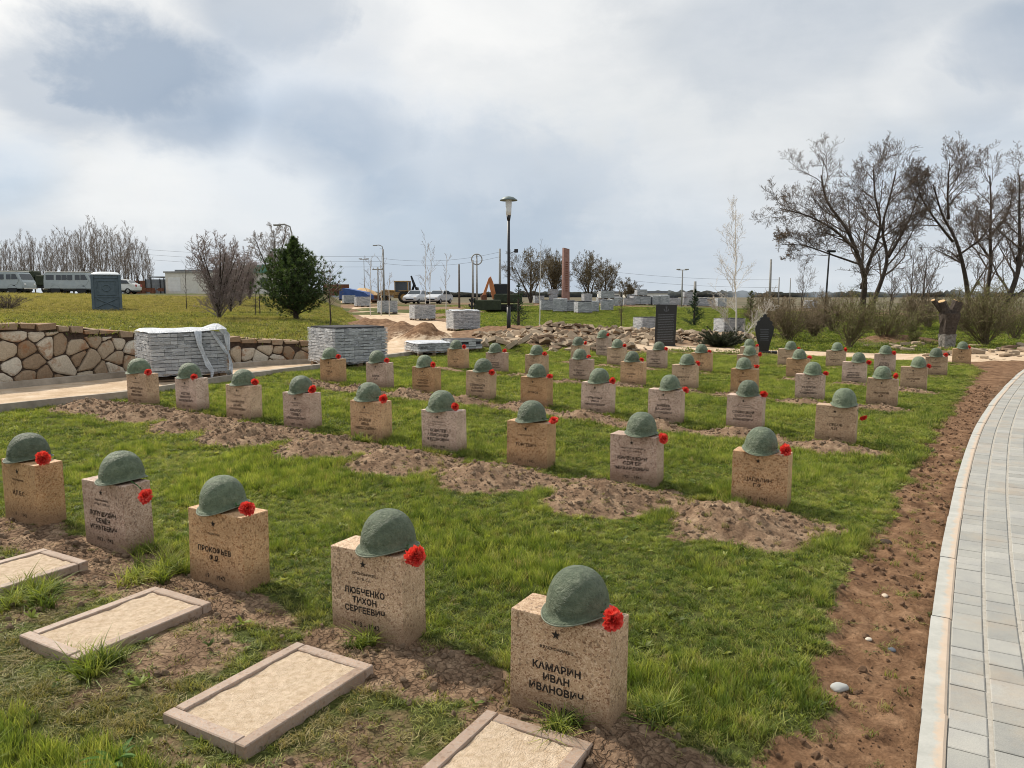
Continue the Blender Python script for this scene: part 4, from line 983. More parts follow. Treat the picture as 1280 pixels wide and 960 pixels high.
RTc=rng.uniform(0,6.28,(len(px),3)); scatter('soil_clods','loose crumbs of dug soil on the mounds and beside the kerb','soil',np.stack([px,py,fz(px,py)+sz*.3],1),RTc,np.stack([sz]*3,1),np.where(r_1>.5,5,0)+rng.integers(0,5,len(px)),np.zeros(len(px)),clods)
# pebbles on the dirt verge: individual stones
def pebble(name,lab,x0,y0,s,c):
    m,t,b=mat('pebble',c,.8,0,.2); rr=random.Random(int(x0*1000)); bm=bmesh.new(); bmesh.ops.create_icosphere(bm,subdivisions=3,radius=1); off=rr.random()*9
    for v in bm.verts: v.co*=.85+.3*float(vnoise(np.array([v.co.x*1.3+off]),np.array([v.co.y*1.3+v.co.z+off]))[0]); v.co=Vector((v.co.x*s*1.25,v.co.y*s,v.co.z*s*.6))
    mb=MB(); mb.bm(bm); o=mb.build(name,m,smooth=True,loc=(x0,y0,gzf(x0,y0)+s*.25),rotz=rr.random()*3); tag(o,lab,'stone')
pebble('stone','rounded grey stone lying on the brown soil near the grass edge',1.355,3.00,.030,(.36,.37,.36))
pebble('stone','small pale pebble on the brown soil beside the kerb, halfway up',1.66,3.40,.014,(.55,.5,.42))
pebble('stone','dark blue grey pebble on the brown soil beside the kerb',1.72,3.30,.015,(.10,.11,.13))
pebble('stone','dark clod like stone on the verge where the kerb begins to bend',2.42,4.80,.035,(.05,.035,.025))
pebble('stone','pale stone on the dirt verge, higher up the path',1.98,3.90,.016,(.5,.42,.33))
# leafy weed in the foreground
wd=MB(); rr=random.Random(4)
for k in range(15):
    a=rr.random()*2*PI; L=rr.uniform(.07,.13); up=rr.uniform(.5,1.1); pr_=None; vs=[]
    for i in range(6):
        f=i/5; r=L*f*math.cos(up*(1-f*.5)); zz=L*math.sin(up)*f*(1.15-.55*f); w=.010*math.sin(PI*min(1,f*.9+.08))**.7
        vs+= [(r*math.cos(a)-w*math.sin(a),r*math.sin(a)+w*math.cos(a),zz),(r*math.cos(a),r*math.sin(a),zz-.003),(r*math.cos(a)+w*math.sin(a),r*math.sin(a)-w*math.cos(a),zz)]
    wd.add(vs,[(i*3+j,i*3+j+1,(i+1)*3+j+1,(i+1)*3+j) for i in range(5) for j in range(2)])
o=wd.build('leafy_weed',M['weed'],smooth=True,loc=(-1.295,2.33,gzf(-1.295,2.33)+.01)); tag(o,'young broad leaved weed rising from the grass in the lower left foreground','weed')
#@@PART3
# ------------------------------------------------------------------ rubble of broken flagstones
def slab(seed,flat=.22):
    rr=random.Random(seed); n=rr.randint(5,7); P_=[]
    for k in range(n):
        a=2*PI*(k+rr.uniform(-.25,.25))/n; r=rr.uniform(.7,1.1); P_.append((r*math.cos(a)*1.2,r*math.sin(a)*.85))
    bm=bmesh.new(); vs=[bm.verts.new((px_,py_,0)) for px_,py_ in P_]; f=bm.faces.new(vs); r_=bmesh.ops.extrude_face_region(bm,geom=[f])
    up=[v for v in r_['geom'] if isinstance(v,bmesh.types.BMVert)]
    for v in up: v.co=Vector((v.co.x*.93,v.co.y*.93,flat*rr.uniform(.8,1.3)))
    bmesh.ops.recalc_face_normals(bm,faces=bm.faces); bmesh.ops.bevel(bm,geom=bm.edges[:],offset=.03,segments=1,affect='EDGES')
    mb=MB(); mb.bm(bm); me=mb.mesh('slab',M['rubble']); a=me.attributes.new('tone','FLOAT','POINT'); a.data.foreach_set('value',[rr.random()]*len(me.vertices)); return me
slabs=[slab(i,.14+.16*(i%3)) for i in range(12)]
px,py=pts_region(-2.5,14,18.5,31,25); rs=poly_sd(px,py,RUBBLE)+(fbm(px*.8,py*.8)-.5)*2.2
k1=(rs<0)&(rng.random(len(px))<.9); px2,py2=pts_region(11.6,17.5,20.2,25.5,7); k2=rng.random(len(px2))<.8
px3,py3=pts_region(-6.5,-1.5,20,36,1.6)
def ok(a,b): return (np.hypot(a-4.8,b-24)>.5)&(np.hypot(a+.12,b-27.9)>.2)
px=np.concatenate([px[k1],px2[k2]]);py=np.concatenate([py[k1],py2[k2]]); k=ok(px,py); px,py=px[k],py[k]
sz=.05+.21*rng.random(len(px))**2.6; flatr=np.where(px>11.4,.10,.38)
rots=np.stack([rng.normal(0,1,len(px))*flatr,rng.normal(0,1,len(px))*flatr,rng.uniform(0,6.28,len(px))],1)
scatter('rubble_heap','heap of broken sandstone flagstones behind the grave rows','rubble',np.stack([px,py,fz(px,py)+sz*.12],1),rots,np.stack([sz]*3,1),rng.integers(0,12,len(px)),np.zeros(len(px)),slabs)

# ------------------------------------------------------------------ bare trees
def bare(stems,seed,levels=3,kids=(9,7,6),ratio=(.55,.5,.5),ang=(45,45,50),up=.25,nside=(7,5,3,3),wig=.12,tipr=.004,start=.25,buds=None,bn=1,bsz=.02,minr=.0035,twig_mi=1):
    """stems: list of (points, r0, r1, child length). Returns (trunk MB, crown MB)"""
    rr=random.Random(seed); tr=MB(); cr=MB()
    def grow(p,d,L,r,lev):
        n=5 if lev<levels else 4; pts=[p]; rs=[r]; dd=d.copy()
        for i in range(n):
            dd=(dd+Vector((rr.gauss(0,wig),rr.gauss(0,wig),rr.gauss(0,wig)+up*.25))).normalized(); pts.append(pts[-1]+dd*L/n); rs.append(max(minr,r*(1-.8*(i+1)/n)))
        cr.tube(pts,rs,nside[min(lev,3)],0,cap=False)
        spawn(pts,rs,L,lev)
        if buds and lev>=levels-1:
            for q in pts[2:]:
                for _ in range(bn):
                    if rr.random()<.75:
                        c=q+Vector((rr.gauss(0,bsz),rr.gauss(0,bsz),rr.gauss(0,bsz))); s=bsz*rr.uniform(.5,1.2); a=Vector((rr.gauss(0,1),rr.gauss(0,1),rr.gauss(0,1))).normalized(); b=a.orthogonal().normalized()
                        cr.add([c+a*s,c+b*s*.6,c-a*s*.6,c-b*s*.6],[(0,1,2,3)],1)
    def spawn(pts,rs,L,lev):
        if lev>=levels: return
        k=kids[lev]; 
        for j in range(k):
            f=start+(1-start)*(j+rr.random())/k if lev==0 else .2+.8*(j+rr.random())/k
            f=min(.999,f); q=f*(len(pts)-1); i=int(q); t=q-i; p=pts[i].lerp(pts[i+1],t); r=rs[i]*(1-t)+rs[i+1]*t
            d=(pts[i+1]-pts[i]).normalized(); o=d.orthogonal().normalized(); o=Matrix.Rotation(rr.random()*2*PI,3,d)@o
            a=R(ang[lev]*rr.uniform(.7,1.25)); nd=(d*math.cos(a)+o*math.sin(a)+Vector((0,0,up))).normalized()
            l=L*ratio[lev]*rr.uniform(.6,1.15)*(1.1-.5*f); grow(p,nd,l,max(minr,r*.55),lev+1)
    for pts,r0,r1,cl in stems:
        pts=[Vector(p) for p in pts]; m=len(pts); P_=[]
        for i in range(m-1):     # smooth
            a,b,c,d=pts[max(i-1,0)],pts[i],pts[i+1],pts[min(i+2,m-1)]
            for k in range(3):
                t=k/3; P_.append(.5*((2*b)+(c-a)*t+(2*a-5*b+4*c-d)*t*t+(3*b-a-3*c+d)*t**3))
        P_.append(pts[-1]); rs=[r0+(r1-r0)*(i/(len(P_)-1))**.8 for i in range(len(P_))]
        tr.tube(P_,rs,8); spawn(P_,rs,cl,0)
    return tr,cr
def plant_tree(name,label,x0,y0,tr,cr,mt,mc,cat='tree',group=None,z0=None,rotz=0,sink=.1,tname='trunk',cname='crown'):
    t=thing(name,label,cat,(x0,y0,(ground(x0,y0) if z0 is None else z0)-sink),rotz,group)
    tr.build(tname,mt,t,True); cr.build(cname,mc,t,False); return t
def bearing(u,D): return ((u-640)/955*D, D)    # compass bearing and distance of a surveyed point
def stem(h,lean=(0,0),seed=0,wig=.04,n=6):
    rr=random.Random(seed); return [(lean[0]*h*(i/n)**1.3+rr.gauss(0,wig)*h*.2*(i>0),lean[1]*h*(i/n)+rr.gauss(0,wig)*h*.2*(i>0),h*i/n) for i in range(n+1)]
big=dict(levels=4,kids=(14,9,7,4),ratio=(1,.62,.58,.55),ang=(46,46,48,50),up=.14,wig=.15,nside=(6,5,3,3),minr=.0052,buds=True,bn=1,bsz=.017)
def cv(L,s=.0148,ox=695,oz=660,dz=1.2): return [((a-ox)*s,random.uniform(-.25,.25)*(1 if b<600 else 0),(oz-b)*s*.86+dz) for a,b in L]
S1=[([(-.22,0,0)]+cv([(680,650),(675,540),(650,420),(600,330),(540,220),(505,120)]),.21,.035,3.2),
    (cv([(676,580),(700,480),(722,330),(712,200),(690,95)]),.13,.03,2.8),
    (cv([(652,430),(575,350),(470,285),(370,250)]),.09,.02,2.2),
    (cv([(663,480),(560,440),(460,400),(370,400)]),.06,.015,1.9),
    ([(.3,0,0)]+cv([(715,655),(752,520),(757,440),(735,330),(760,200),(775,100)]),.16,.03,3.0),
    (cv([(757,450),(800,370),(845,270),(865,170)]),.09,.02,1.6)]
x0,y0=bearing(1081,41); tr,cr=bare(S1,11,**big)
plant_tree('bare_tree','large bare tree forking near the ground into two dark leaning trunks',x0,y0,tr,cr,M['bark'],[M['twig'],M['bud']],sink=.15)
def cv2(L): return cv(L,.0148,1070,650,1.25)
S2=[([(.05,0,0)]+cv2([(1070,650),(1045,520),(1000,380),(960,270),(910,150)]),.18,.03,2.5),(cv2([(998,380),(930,300),(880,200),(865,120)]),.08,.02,1.4),(cv2([(968,290),(975,180),(970,60)]),.08,.02,2.2),(cv2([(1020,440),(1080,380),(1130,330)]),.07,.02,1.8)]
big['kids']=(13,7,6,4)
x0,y0=bearing(1208,41); tr,cr=bare(S2,21,**big)
plant_tree('bare_tree','bare tree with one dark trunk leaning left, behind the pollarded stump',x0,y0,tr,cr,M['bark'],[M['twig'],M['bud']],sink=.15)
def cv3(L): return cv(L,.0148,1135,645,1.2)
S3=[([(0,0,0)]+cv3([(1130,640),(1145,480),(1130,330),(1125,200),(1110,80)]),.16,.03,2.6),(cv3([(1130,350),(1180,250),(1200,130)]),.07,.02,1.9),(cv3([(1128,420),(1060,330),(1050,230)]),.06,.015,1.8)]
x0,y0=bearing(1230,43); tr,cr=bare(S3,31,**big)
plant_tree('bare_tree','straight upright bare tree, second trunk from the right edge',x0,y0,tr,cr,M['bark'],[M['twig'],M['bud']],sink=.15)
S4=[([(0,0,0)]+cv3([(1165,640),(1195,500),(1190,400),(1180,280),(1190,120)]),.19,.03,2.8),(cv3([(1195,460),(1250,330),(1290,210),(1300,120)]),.11,.025,2.4),(cv3([(1170,620),(1235,560),(1290,480),(1350,380)]),.11,.03,2.4)]
x0,y0=bearing(1243,39.5); tr,cr=bare(S4,41,**big)
plant_tree('bare_tree','thick bare tree with spreading limbs at the right edge of the view',x0,y0,tr,cr,M['bark'],[M['twig'],M['bud']],sink=.15)
small=dict(levels=3,kids=(14,7,5),ratio=(1,.5,.5),ang=(45,45,50),up=.2,nside=(5,4,3,3),minr=.006,wig=.12)
for u,D,h,lab,sd in ((1150,46,4.6,'small bare tree behind the shrubs between the two big right hand trees',1),(1135,52,5.0,'small spindly bare tree behind the shrubs, beside the thick shrub',2),(1000,95,6.0,'distant small bare tree standing between the two dark poles',3),(1110,60,4.2,'low bare tree in the field behind the forked trunk',4)):
    x0,y0=bearing(u,D); tr,cr=bare([(stem(h*.9,(.02,0),sd),.07,.015,h*.35),(stem(h*.75,(.25,.1),sd+5),.05,.012,h*.32)],sd+60,start=.3,**small)
    plant_tree('bare_tree',lab,x0,y0,tr,cr,M['bark'],M['twig'],sink=.1)
# distant round bare trees in the middle
mt_=dict(levels=4,kids=(11,7,5,4),ratio=(1,.65,.6,.55),ang=(38,42,46,50),up=.18,nside=(5,3,3,3),minr=.011,wig=.14)
for u,D,h,w,sd,lab in ((663,96,6.8,.35,1,'round bare tree left of the tall reddish stele'),(692,100,6.6,.15,2,'dense bare tree directly behind the reddish stele'),(735,100,6.8,.25,3,'wide dense bare tree right of the reddish stele'),(755,97,5.4,.35,4,'bare leaning tree at the right end of the clump by the stele'),(785,112,3.6,.3,5,'small round bare tree standing alone on the plain')):
    x0,y0=bearing(u,D); k=3 if w>.2 else 5
    st=[(stem(h*.68,(w*1.5*math.cos(2*PI*j/k+.5),w*1.2*math.sin(2*PI*j/k+.5)),sd*9+j),.12,.03,h*.42) for j in range(k)]+[(stem(h*.78,(.02,0),sd*9+8),.15,.03,h*.42)]
    tr,cr=bare(st,sd+80,start=.22,**mt_); plant_tree('bare_tree',lab,x0,y0,tr,cr,M['bark'],M['twig_olive'])
# row of tall thin trees far left
pop=[]
pt_=dict(levels=3,kids=(11,5,4),ratio=(1,.6,.55),ang=(30,34,40),up=.30,nside=(4,3,3,3),minr=.013,wig=.12)
for sd in range(6):
    h=11; tr,cr=bare([(stem(h*(1-.07*q),(.07*(q-1.5)+.02*(sd%3-1),.05*(q%2)),sd*5+q),.10,.018,h*.26) for q in range(4 if sd%2 else 3)],200+sd,start=.22,**pt_)
    pop.append((tr.mesh('trunk',M['bark_grey'],True),cr.mesh('crown',M['twig_grey'])))
rr=random.Random(8); npop=0
for i in range(34):
    u=-30+i*6.7+rr.uniform(-2,2); D=rr.uniform(98,116)
    if u>196: break
    hh=.86*(.80 if u<40 else .86 if u<95 else 1.0 if u<140 else .88 if u<180 else .75)*rr.uniform(.85,1.06)*D/108
    x0,y0=bearing(u,D); t=thing('tall_bare_tree','tall thin bare tree in the dense row behind the parked vans','tree',(x0,y0,ground(x0,y0)-.2),rr.random()*6.28,'tall bare trees in the row at the far left'); t.scale=(hh,hh,hh)
    tm_,cm_=pop[i%6]; obj('trunk',tm_,t); obj('crown',cm_,t); npop+=1
# bushy purple-grey fruit trees on the raised lawn
def fruit(u,D,h,lab,sd,ns=8,w=.50):
    x0,y0=bearing(u,D); rr=random.Random(sd)
    st=[([(0,0,0),(.0,.0,.35)]+[(w*h*.5*math.cos(a)*f,w*h*.5*math.sin(a)*f,.35+(h*.75)*f**.8*(1-.1*rr.random())) for f in (.3,.65,1)],.06,.012,h*.30) for a in [2*PI*j/ns+rr.uniform(-.3,.3) for j in range(ns)]]
    st.append((stem(h*.95,(.06,0),sd),.07,.01,h*.24))
    tr,cr=bare(st,sd,levels=3,kids=(13,7,4),ratio=(1,.62,.58),ang=(50,48,50),up=.22,nside=(5,3,3,3),minr=.0055,wig=.15,start=.15,buds=True,bn=1,bsz=.014)
    return plant_tree('fruit_tree',lab,x0,y0,tr,cr,M['bark'],[M['twig_purple'],M['blossom']],sink=.05)
fruit(275,31,3.45,'dense purplish bare fruit tree, nearest of the file on the raised lawn',5)
fruit(290,40,3.3,'dense bare fruit tree half hidden behind the nearest fruit tree',6)
fruit(302,50,3.4,'bare fruit tree third in the file on the raised lawn',7)
fruit(314,62,3.3,'bare fruit tree farthest in the file, beside the green roofed house',8)
x0,y0=bearing(345,75); tr,cr=bare([(stem(6,(.2,0),3),.16,.03,2.2),(stem(5.5,(-.3,0),4),.14,.03,2.2),(stem(6.2,(.0,.1),5),.14,.03,2.2)],55,start=.25,**mt_)
plant_tree('bare_tree','bare tree with curved branches behind the pine on the left',x0,y0,tr,cr,M['bark'],M['twig_grey'])
# thin saplings
def sapling(u,D,h,lab,sd,mt1='bark_grey',mt2='twig_grey',r=.03,cat='sapling',kids=(9,4),droop=.15,name='sapling',ang=(40,45),cl=.28,minr=.004,buds=None):
    x0,y0=bearing(u,D); tr,cr=bare([(stem(h,(.02,0),sd,.02),r,r*.2,h*cl)],sd,levels=2,kids=kids,ratio=(1,.5),ang=ang,up=droop,nside=(4,3,3,3),minr=minr,wig=.12,start=.3,buds=buds,bn=2,bsz=.018)
    return plant_tree(name,lab,x0,y0,tr,cr,M[mt1],[M[mt2],M['bud']],cat=cat,sink=.03)
sapling(413,27.5,2.2,'dark young tree with dry brown leaves beside the pine',71,'bark','twig',.035,'young tree',(12,5),.1,'young_tree',(55,50),.32,.005,True)
sapling(326,36,1.9,'thin staked sapling left of the pine on the raised lawn',72,'bark','twig'); sapling(321,34,1.2,'short dark sapling between the fruit trees and the pine',73,'bark','twig')
sapling(235,44,2.6,'thin dark sapling standing in front of the white shed',74,'bark','twig',.03)
sapling(674,38,4.0,'pale thin birch sapling right of the small spruce by the lamp',75,'birch','twig_olive',.03)
sapling(776,31,1.6,'short reddish conifer sapling on the green strip left of the black stele',76,'bark','twig_olive',.03,'sapling',(16,5),.2)
for u,h,s_d,lab in ((477,5,77,'thin bare whip of a tree beside the third paver stack'),(487,3.4,78,'short bare sapling right of the third paver stack'),(532,6.2,79,'thin feathery sapling between the two parked cars'),(538,5.6,80,'thin feathery sapling in front of the right parked car'),(558,5,81,'thin sapling beside the fifth paver stack'),(464,4.8,82,'thin sapling beside the second paver stack')):
    sapling(u,52,h*.8,lab,s_d,'birch','twig_grey',.035,minr=.008)
# white birch
x0,y0=bearing(919,24.8); tr,cr=bare([(stem(4.35,(-.03,0),9,.03,8),.035,.008,1.05),([(0,0,0),(.35,0,.45),(.8,.1,.95),(1.1,.1,1.3)],.012,.004,.5),([(0,0,.4),(-.4,0,1.0),(-.8,0,1.45)],.012,.004,.4)],91,levels=3,kids=(26,7,4),ratio=(1,.5,.5),ang=(42,40,50),up=.22,nside=(4,3,3,3),minr=.0030,wig=.15,start=.22,buds=True,bn=1,bsz=.010)
plant_tree('birch_tree','slender white barked birch with fine bare twigs in front of the dark juniper',x0,y0,tr,cr,M['birch'],[M['birch'],M['bud']],sink=.05)

# ------------------------------------------------------------------ conifers
def conifer(name,label,x0,y0,h,w,seed,mt,whorls=24,per=9,needle=.07,tufts=8,nn=12,cat='tree',prof=None,base=.1,up=.35):
    rr=random.Random(seed); t=thing(name,label,cat,(x0,y0,ground(x0,y0)-.05)); tr=MB(); tr.tube(stem(h*.96,(0,0),seed,.01),[h*.032*(1-i/6)+.008 for i in range(7)],8); cr=MB(); br=MB()
    for i in range(whorls):
        f=(i+.5)/whorls; z0=h*(base+(1-base)*f*.97)
        wr=(prof(f) if prof else (1-f)**.85)*w*.5
        for j in range(max(3,int(per*(1-.6*f)))):
            a=rr.random()*2*PI; L=wr*rr.uniform(.55,1.18)+.03*h*.3; p0=Vector((0,0,z0+rr.uniform(-.02,.02)*h)); d=Vector((math.cos(a),math.sin(a),up*rr.uniform(.3,1.3)+f*.5)).normalized()
            pts=[p0]; 
            for k in range(4): d=(d+Vector((0,0,.10))).normalized(); pts.append(pts[-1]+d*L/4)
            br.tube(pts,[.012*h/3*(1-.2*k) for k in range(5)],3,cap=False)
            for k in range(tufts):
                g=.25+.75*(k+rr.random())/tufts; q=g*4; ii=min(3,int(q)); c=pts[ii].lerp(pts[ii+1],q-ii)+Vector((rr.gauss(0,.045),rr.gauss(0,.045),rr.gauss(0,.035)))*L
                ax=(d+Vector((rr.gauss(0,.5),rr.gauss(0,.5),rr.gauss(.25,.4)))).normalized()
                for m_ in range(nn):
                    v=(ax*1.0+Vector((rr.gauss(0,.6),rr.gauss(0,.6),rr.gauss(0,.6)))).normalized()*needle*rr.uniform(.7,1.2); o=v.orthogonal().normalized()*needle*.085
                    b_=c+v*rr.uniform(-.2,.2); cr.add([b_-o,b_+o,b_+v],[(0,1,2)])
    tr.build('trunk',M['bark'],t,True); br.build('branches',M['bark'],t); cr.build('needles',M[mt],t); return t
x0,y0=bearing(371,30.5)
conifer('pine_tree','dense dark green pine with a rounded cone shape on the raised lawn',x0,y0,3.35,3.9,5,'needle',30,17,.13,10,15,prof=lambda f: (.75+f*1.6 if f<.18 else 1.04)*((1-f)**1.08)*1.25,base=.06,up=.45)
x0,y0=bearing(648,32); conifer('spruce_tree','small open dark spruce just right of the tall black lamp post',x0,y0,2.05,1.15,6,'spruce',18,7,.06,7,9,base=.08,up=.1)
x0,y0=bearing(867,42); conifer('spruce_tree','small dark spruce right of the black stele',x0,y0,2.1,1.35,7,'spruce',16,9,.09,7,10,base=.03,up=.1)
x0,y0=bearing(937,50); conifer('young_conifer','yellowish green young conifer between the birch and the shrubs',x0,y0,2.1,1.5,8,'spruce_y',14,8,.11,6,9,base=.03,up=.2)
# low juniper
x0,y0=bearing(902,24); t=thing('juniper','low spreading dark juniper bush at the foot of the birch','shrub',(x0,y0,ground(x0,y0))); rr=random.Random(3); br=MB(); cr=MB()
for k in range(260):
    a=rr.random()*2*PI; L=rr.uniform(.2,.85); d=Vector((math.cos(a)*rr.uniform(.3,1),math.sin(a)*.6,rr.uniform(.15,.6))).normalized(); pts=[Vector((0,0,0))]
    for i in range(4): pts.append(pts[-1]+d*L/4); d=(d+Vector((0,0,-.04))).normalized()
    br.tube(pts,[.012,.01,.007,.005,.003],3,cap=False)
    for i in range(20):
        g=.3+.7*rr.random(); q=g*4; ii=min(3,int(q)); c=pts[ii].lerp(pts[ii+1],q-ii)
        for m_ in range(5):
            v=(d+Vector((rr.gauss(0,.6),rr.gauss(0,.6),rr.gauss(0,.6)))).normalized()*.08; o=v.orthogonal().normalized()*.008; cr.add([c-o,c+o,c+v],[(0,1,2)])
br.build('stems',M['bark'],t); cr.build('foliage',M['juniper'],t)
# shrubs
def shrub(u,D,h,w,label,seed,ns=26,mc='twig_olive',bud='budgreen',bsz=.016,bn=2,dry=False,name='shrub'):
    x0,y0=bearing(u,D); rr=random.Random(seed); st=[]
    for k in range(ns):
        a=rr.random()*2*PI; e=w*.5*rr.random()**.6; hh=h*rr.uniform(.6,1.0)*(1-.25*(e/(w*.5))**2)
        st.append(([(rr.gauss(0,.08),rr.gauss(0,.08),0),(e*.35*math.cos(a),e*.35*math.sin(a),hh*.4),(e*.7*math.cos(a),e*.7*math.sin(a),hh*.75),(e*math.cos(a),e*math.sin(a),hh)],.016,.004,h*.30))
    tr,cr=bare(st,seed,levels=2,kids=(10,6),ratio=(1,.6),ang=(42,48),up=.12,nside=(4,3,3,3),minr=.0042,wig=.2,start=.15,buds=bool(bud),bn=bn,bsz=bsz)
    t=thing(name,label,'shrub',(x0,y0,ground(x0,y0)-.04)); tr.build('stems',M[mc],t); cr.build('twigs',[M[mc],M[bud or 'bud']],t)
shrub(985,28,1.75,2.3,'loose bare shrub behind the carved black headstone, left of the shrubs',301,30,bud='bud')
shrub(962,31,1.9,2.2,'brownish shrub right behind the carved black headstone',307,22,bud='bud')
shrub(1060,24.3,1.75,2.1,'multi stemmed shrub with green buds in front of the forked tree',302,24)
shrub(1103,27.5,1.75,3.0,'dense greenish shrub at the foot of the forked tree',303,32)
shrub(1016,31,1.35,1.9,'brownish shrub in front of the dark leaning pole',304,26,bud='bud')
shrub(1140,34,1.7,1.9,'brown twiggy shrub left of the pollarded stump',305,24,bud='bud')
shrub(1232,26,2.15,3.1,'thick yellow green shrub right of the pollarded stump',306,44)
shrub(1268,30,2.1,2.8,'greenish shrub at the right edge behind the thick shrub',308,26)
shrub(1141,26,.8,.8,'very small bare shrub on the grass left of the stump',309,9,bud='budgreen')
shrub(12,42,1.0,3.4,'pile of bare pruned branches on the raised lawn at the left edge',310,34,mc='twig',bud=None)
shrub(1160,40,2.0,3.0,'brown shrub in the back between the spindly tree and the stump',312,30,bud='bud')
shrub(1040,36,2.1,2.4,'brown shrub in the second line behind the green budded shrub',313,30,bud='bud')
shrub(1205,36,1.9,2.8,'brown shrub hidden behind the pollarded stump',311,24,bud='bud')

# pollarded stump
x0,y0=bearing(1184,24.7); t=thing('tree_stump','pollarded tree stump with fresh sawn limbs and a whitewashed foot','stump',(x0,y0,ground(x0,y0)-.1))
mb=MB(); rr=random.Random(2)
def rough_tube(mb,pts,rs,n=16,amp=.1,mi=0,cap=True):
    o=len(mb.v); mb.tube(pts,rs,n,mi,cap); c=[Vector(p) for p in pts]
    for i in range(o,len(mb.v)):
        k=(i-o)//n; kk=c[min(k,len(c)-1)]; v=Vector(mb.v[i]); a=(i-o)%n; f=1+amp*math.sin(a*2.4+k*.6)+rr.uniform(-amp,amp)*.7; mb.v[i]=tuple(kk+(v-kk)*f)
rough_tube(mb,[(0,0,0),(0,0,.2),(.0,0,.40),(0,0,.58)],[.31,.25,.235,.24]); mb.build('whitewashed_base',M['whitewash'],t)
mb=MB(); rough_tube(mb,[(0,0,.58),(.0,0,.85),(.02,0,1.1),(.02,0,1.25)],[.245,.25,.29,.30])
rough_tube(mb,[(-.05,0,1.1),(-.16,0,1.35),(-.26,0,1.62)],[.17,.14,.12]); rough_tube(mb,[(.10,0,1.1),(.18,.02,1.35),(.27,.02,1.62)],[.18,.16,.15]); rough_tube(mb,[(-.1,.05,1.2),(-.36,.05,1.52),(-.5,.05,1.66)],[.10,.08,.07]); mb.build('bark',M['bark'],t)
for (a,b,c_,r) in ((-.265,0,1.625,.115),(.275,.02,1.625,.145),(-.505,.05,1.665,.067)):
    mb=MB(); mb.lathe([(r,0),(r*.97,.012),(.001,.014)],14,M=Matrix.Translation((a,b,c_))@Matrix.Rotation(R(25)*(1 if a>0 else -1),4,'Y')@Matrix.Rotation(R(12),4,'X')); mb.build('sawn_limb_end',M['cutwood'],t)

# ------------------------------------------------------------------ lamp posts and poles
def lamp(x0,y0,h,label,cam=False):
    t=thing('street_lamp',label,'street lamp',(x0,y0,ground(x0,y0)-.05))
    mb=MB(); mb.tube([(0,0,0),(0,0,h*.22)],.075,12); mb.tube([(0,0,h*.22),(0,0,h*.225+.02)],[.08,.05],12); mb.tube([(0,0,h*.22),(0,0,h*.83)],[.055,.048],12); mb.tube([(0,0,h*.83),(0,0,h*.865)],[.055,.085],12); mb.build('pole',M['blackmetal'],t,True)
    mb=MB(); mb.lathe([(.001,h*.866),(.085,h*.866),(.10,h*.90),(.115,h*.965),(.118,h*.985)],16); mb.build('lamp_glass',M['lampglass'],t,True)
    mb=MB(); mb.lathe([(.118,h*.985),(.31,h*.968),(.32,h*.972),(.18,h*.992),(.001,h*1.0)],20); mb.build('lamp_cap',M['lampcap'],t,True)
    if cam:
        mb=MB(); mb.tube([(.05,0,h*.60),(.22,0,h*.615)],.012,6); mb.cbox(.20,.34,-.05,.05,h*.605,h*.63,.01); mb.build('camera_box',M['blackmetal'],t)
    return t
lamp(-.12,27.9,5.05,'tall black lamp post with a frosted lantern, standing in the centre of the view',True)
def pole(u,D,h,label,r=.10,mt='concrete',head=None,cat='pole',name='utility_pole',sink=.1,zz=None):
    x0,y0=bearing(u,D); z0=ground(x0,y0) if zz is None else zz
    t=thing(name,label,cat,(x0,y0,z0-sink)); mb=MB(); mb.tube([(0,0,0),(0,0,h)],[r,r*.7],8); mb.build('pole',M[mt],t,True)
    if head: mb=MB(); head(mb,h); mb.build('head',M[mt],t,True)
    return t,x0,y0,z0-sink+h
def ht(u,D,ytop): x0,y0=bearing(u,D); return 1.6+(370-ytop)*D/955-ground(x0,y0)+.1
def curved(mb,h): mb.tube([(0,0,h-.1),(-.1,0,h+.35),(-.45,0,h+.5),(-.8,0,h+.48)],.05,6); mb.cbox(-1.15,-.7,-.12,.12,h+.40,h+.5,.02)
def twin(mb,h): mb.tube([(-.5,0,h),(.5,0,h)],.04,6); mb.cbox(-.65,-.25,-.1,.1,h,h+.12,.02); mb.cbox(.25,.65,-.1,.1,h,h+.12,.02)
def xarm(mb,h): mb.box(-.6,.6,-.05,.05,h-.35,h-.25); [mb.tube([(q,0,h-.25),(q,0,h-.1)],.04,6) for q in (-.5,0,.5)]
def circ(mb,h):
    pts=[(.62*math.cos(a),0,h-.1+.62*math.sin(a)) for a in [2*PI*k/20 for k in range(21)]]; mb.tube(pts,.07,6,cap=False); mb.tube([(0,0,h-.7),(0,0,h+.5)],.08,6)
pole(481,88,ht(481,88,313),'concrete street light pole with a curved arm above the tractor',.13,head=curved,name='street_light_pole',cat='street light')
pole(457,100,ht(457,100,325),'thin pole carrying a small floodlight box left of the tractor',.05,head=twin,name='floodlight_pole')
pole(474,84,ht(474,84,334),'leaning strut pole left of the tractor cab',.09,head=xarm)
pole(574.5,70,ht(574,70,331),'dark wooden pole left of the excavator',.10,'bark_grey')
pole(591.5,90,ht(591,90,326),'grey concrete pole, left one of the close pair',.14)
pole(596.5,92,ht(596,92,324),'grey pole topped with a round open ring',.12,head=circ)
pole(625,90,ht(625,90,312),'tall grey concrete pole directly behind the excavator boom',.16)
pole(851,82,ht(851,82,338),'slim grey floodlight pole on the plain right of the black stele',.09,head=twin,name='floodlight_pole')
pole(867,90,ht(867,90,352),'short thick grey post behind the small dark spruce',.22)
pole(960,85,ht(960,85,325),'leaning grey concrete pole right of the birch',.16)
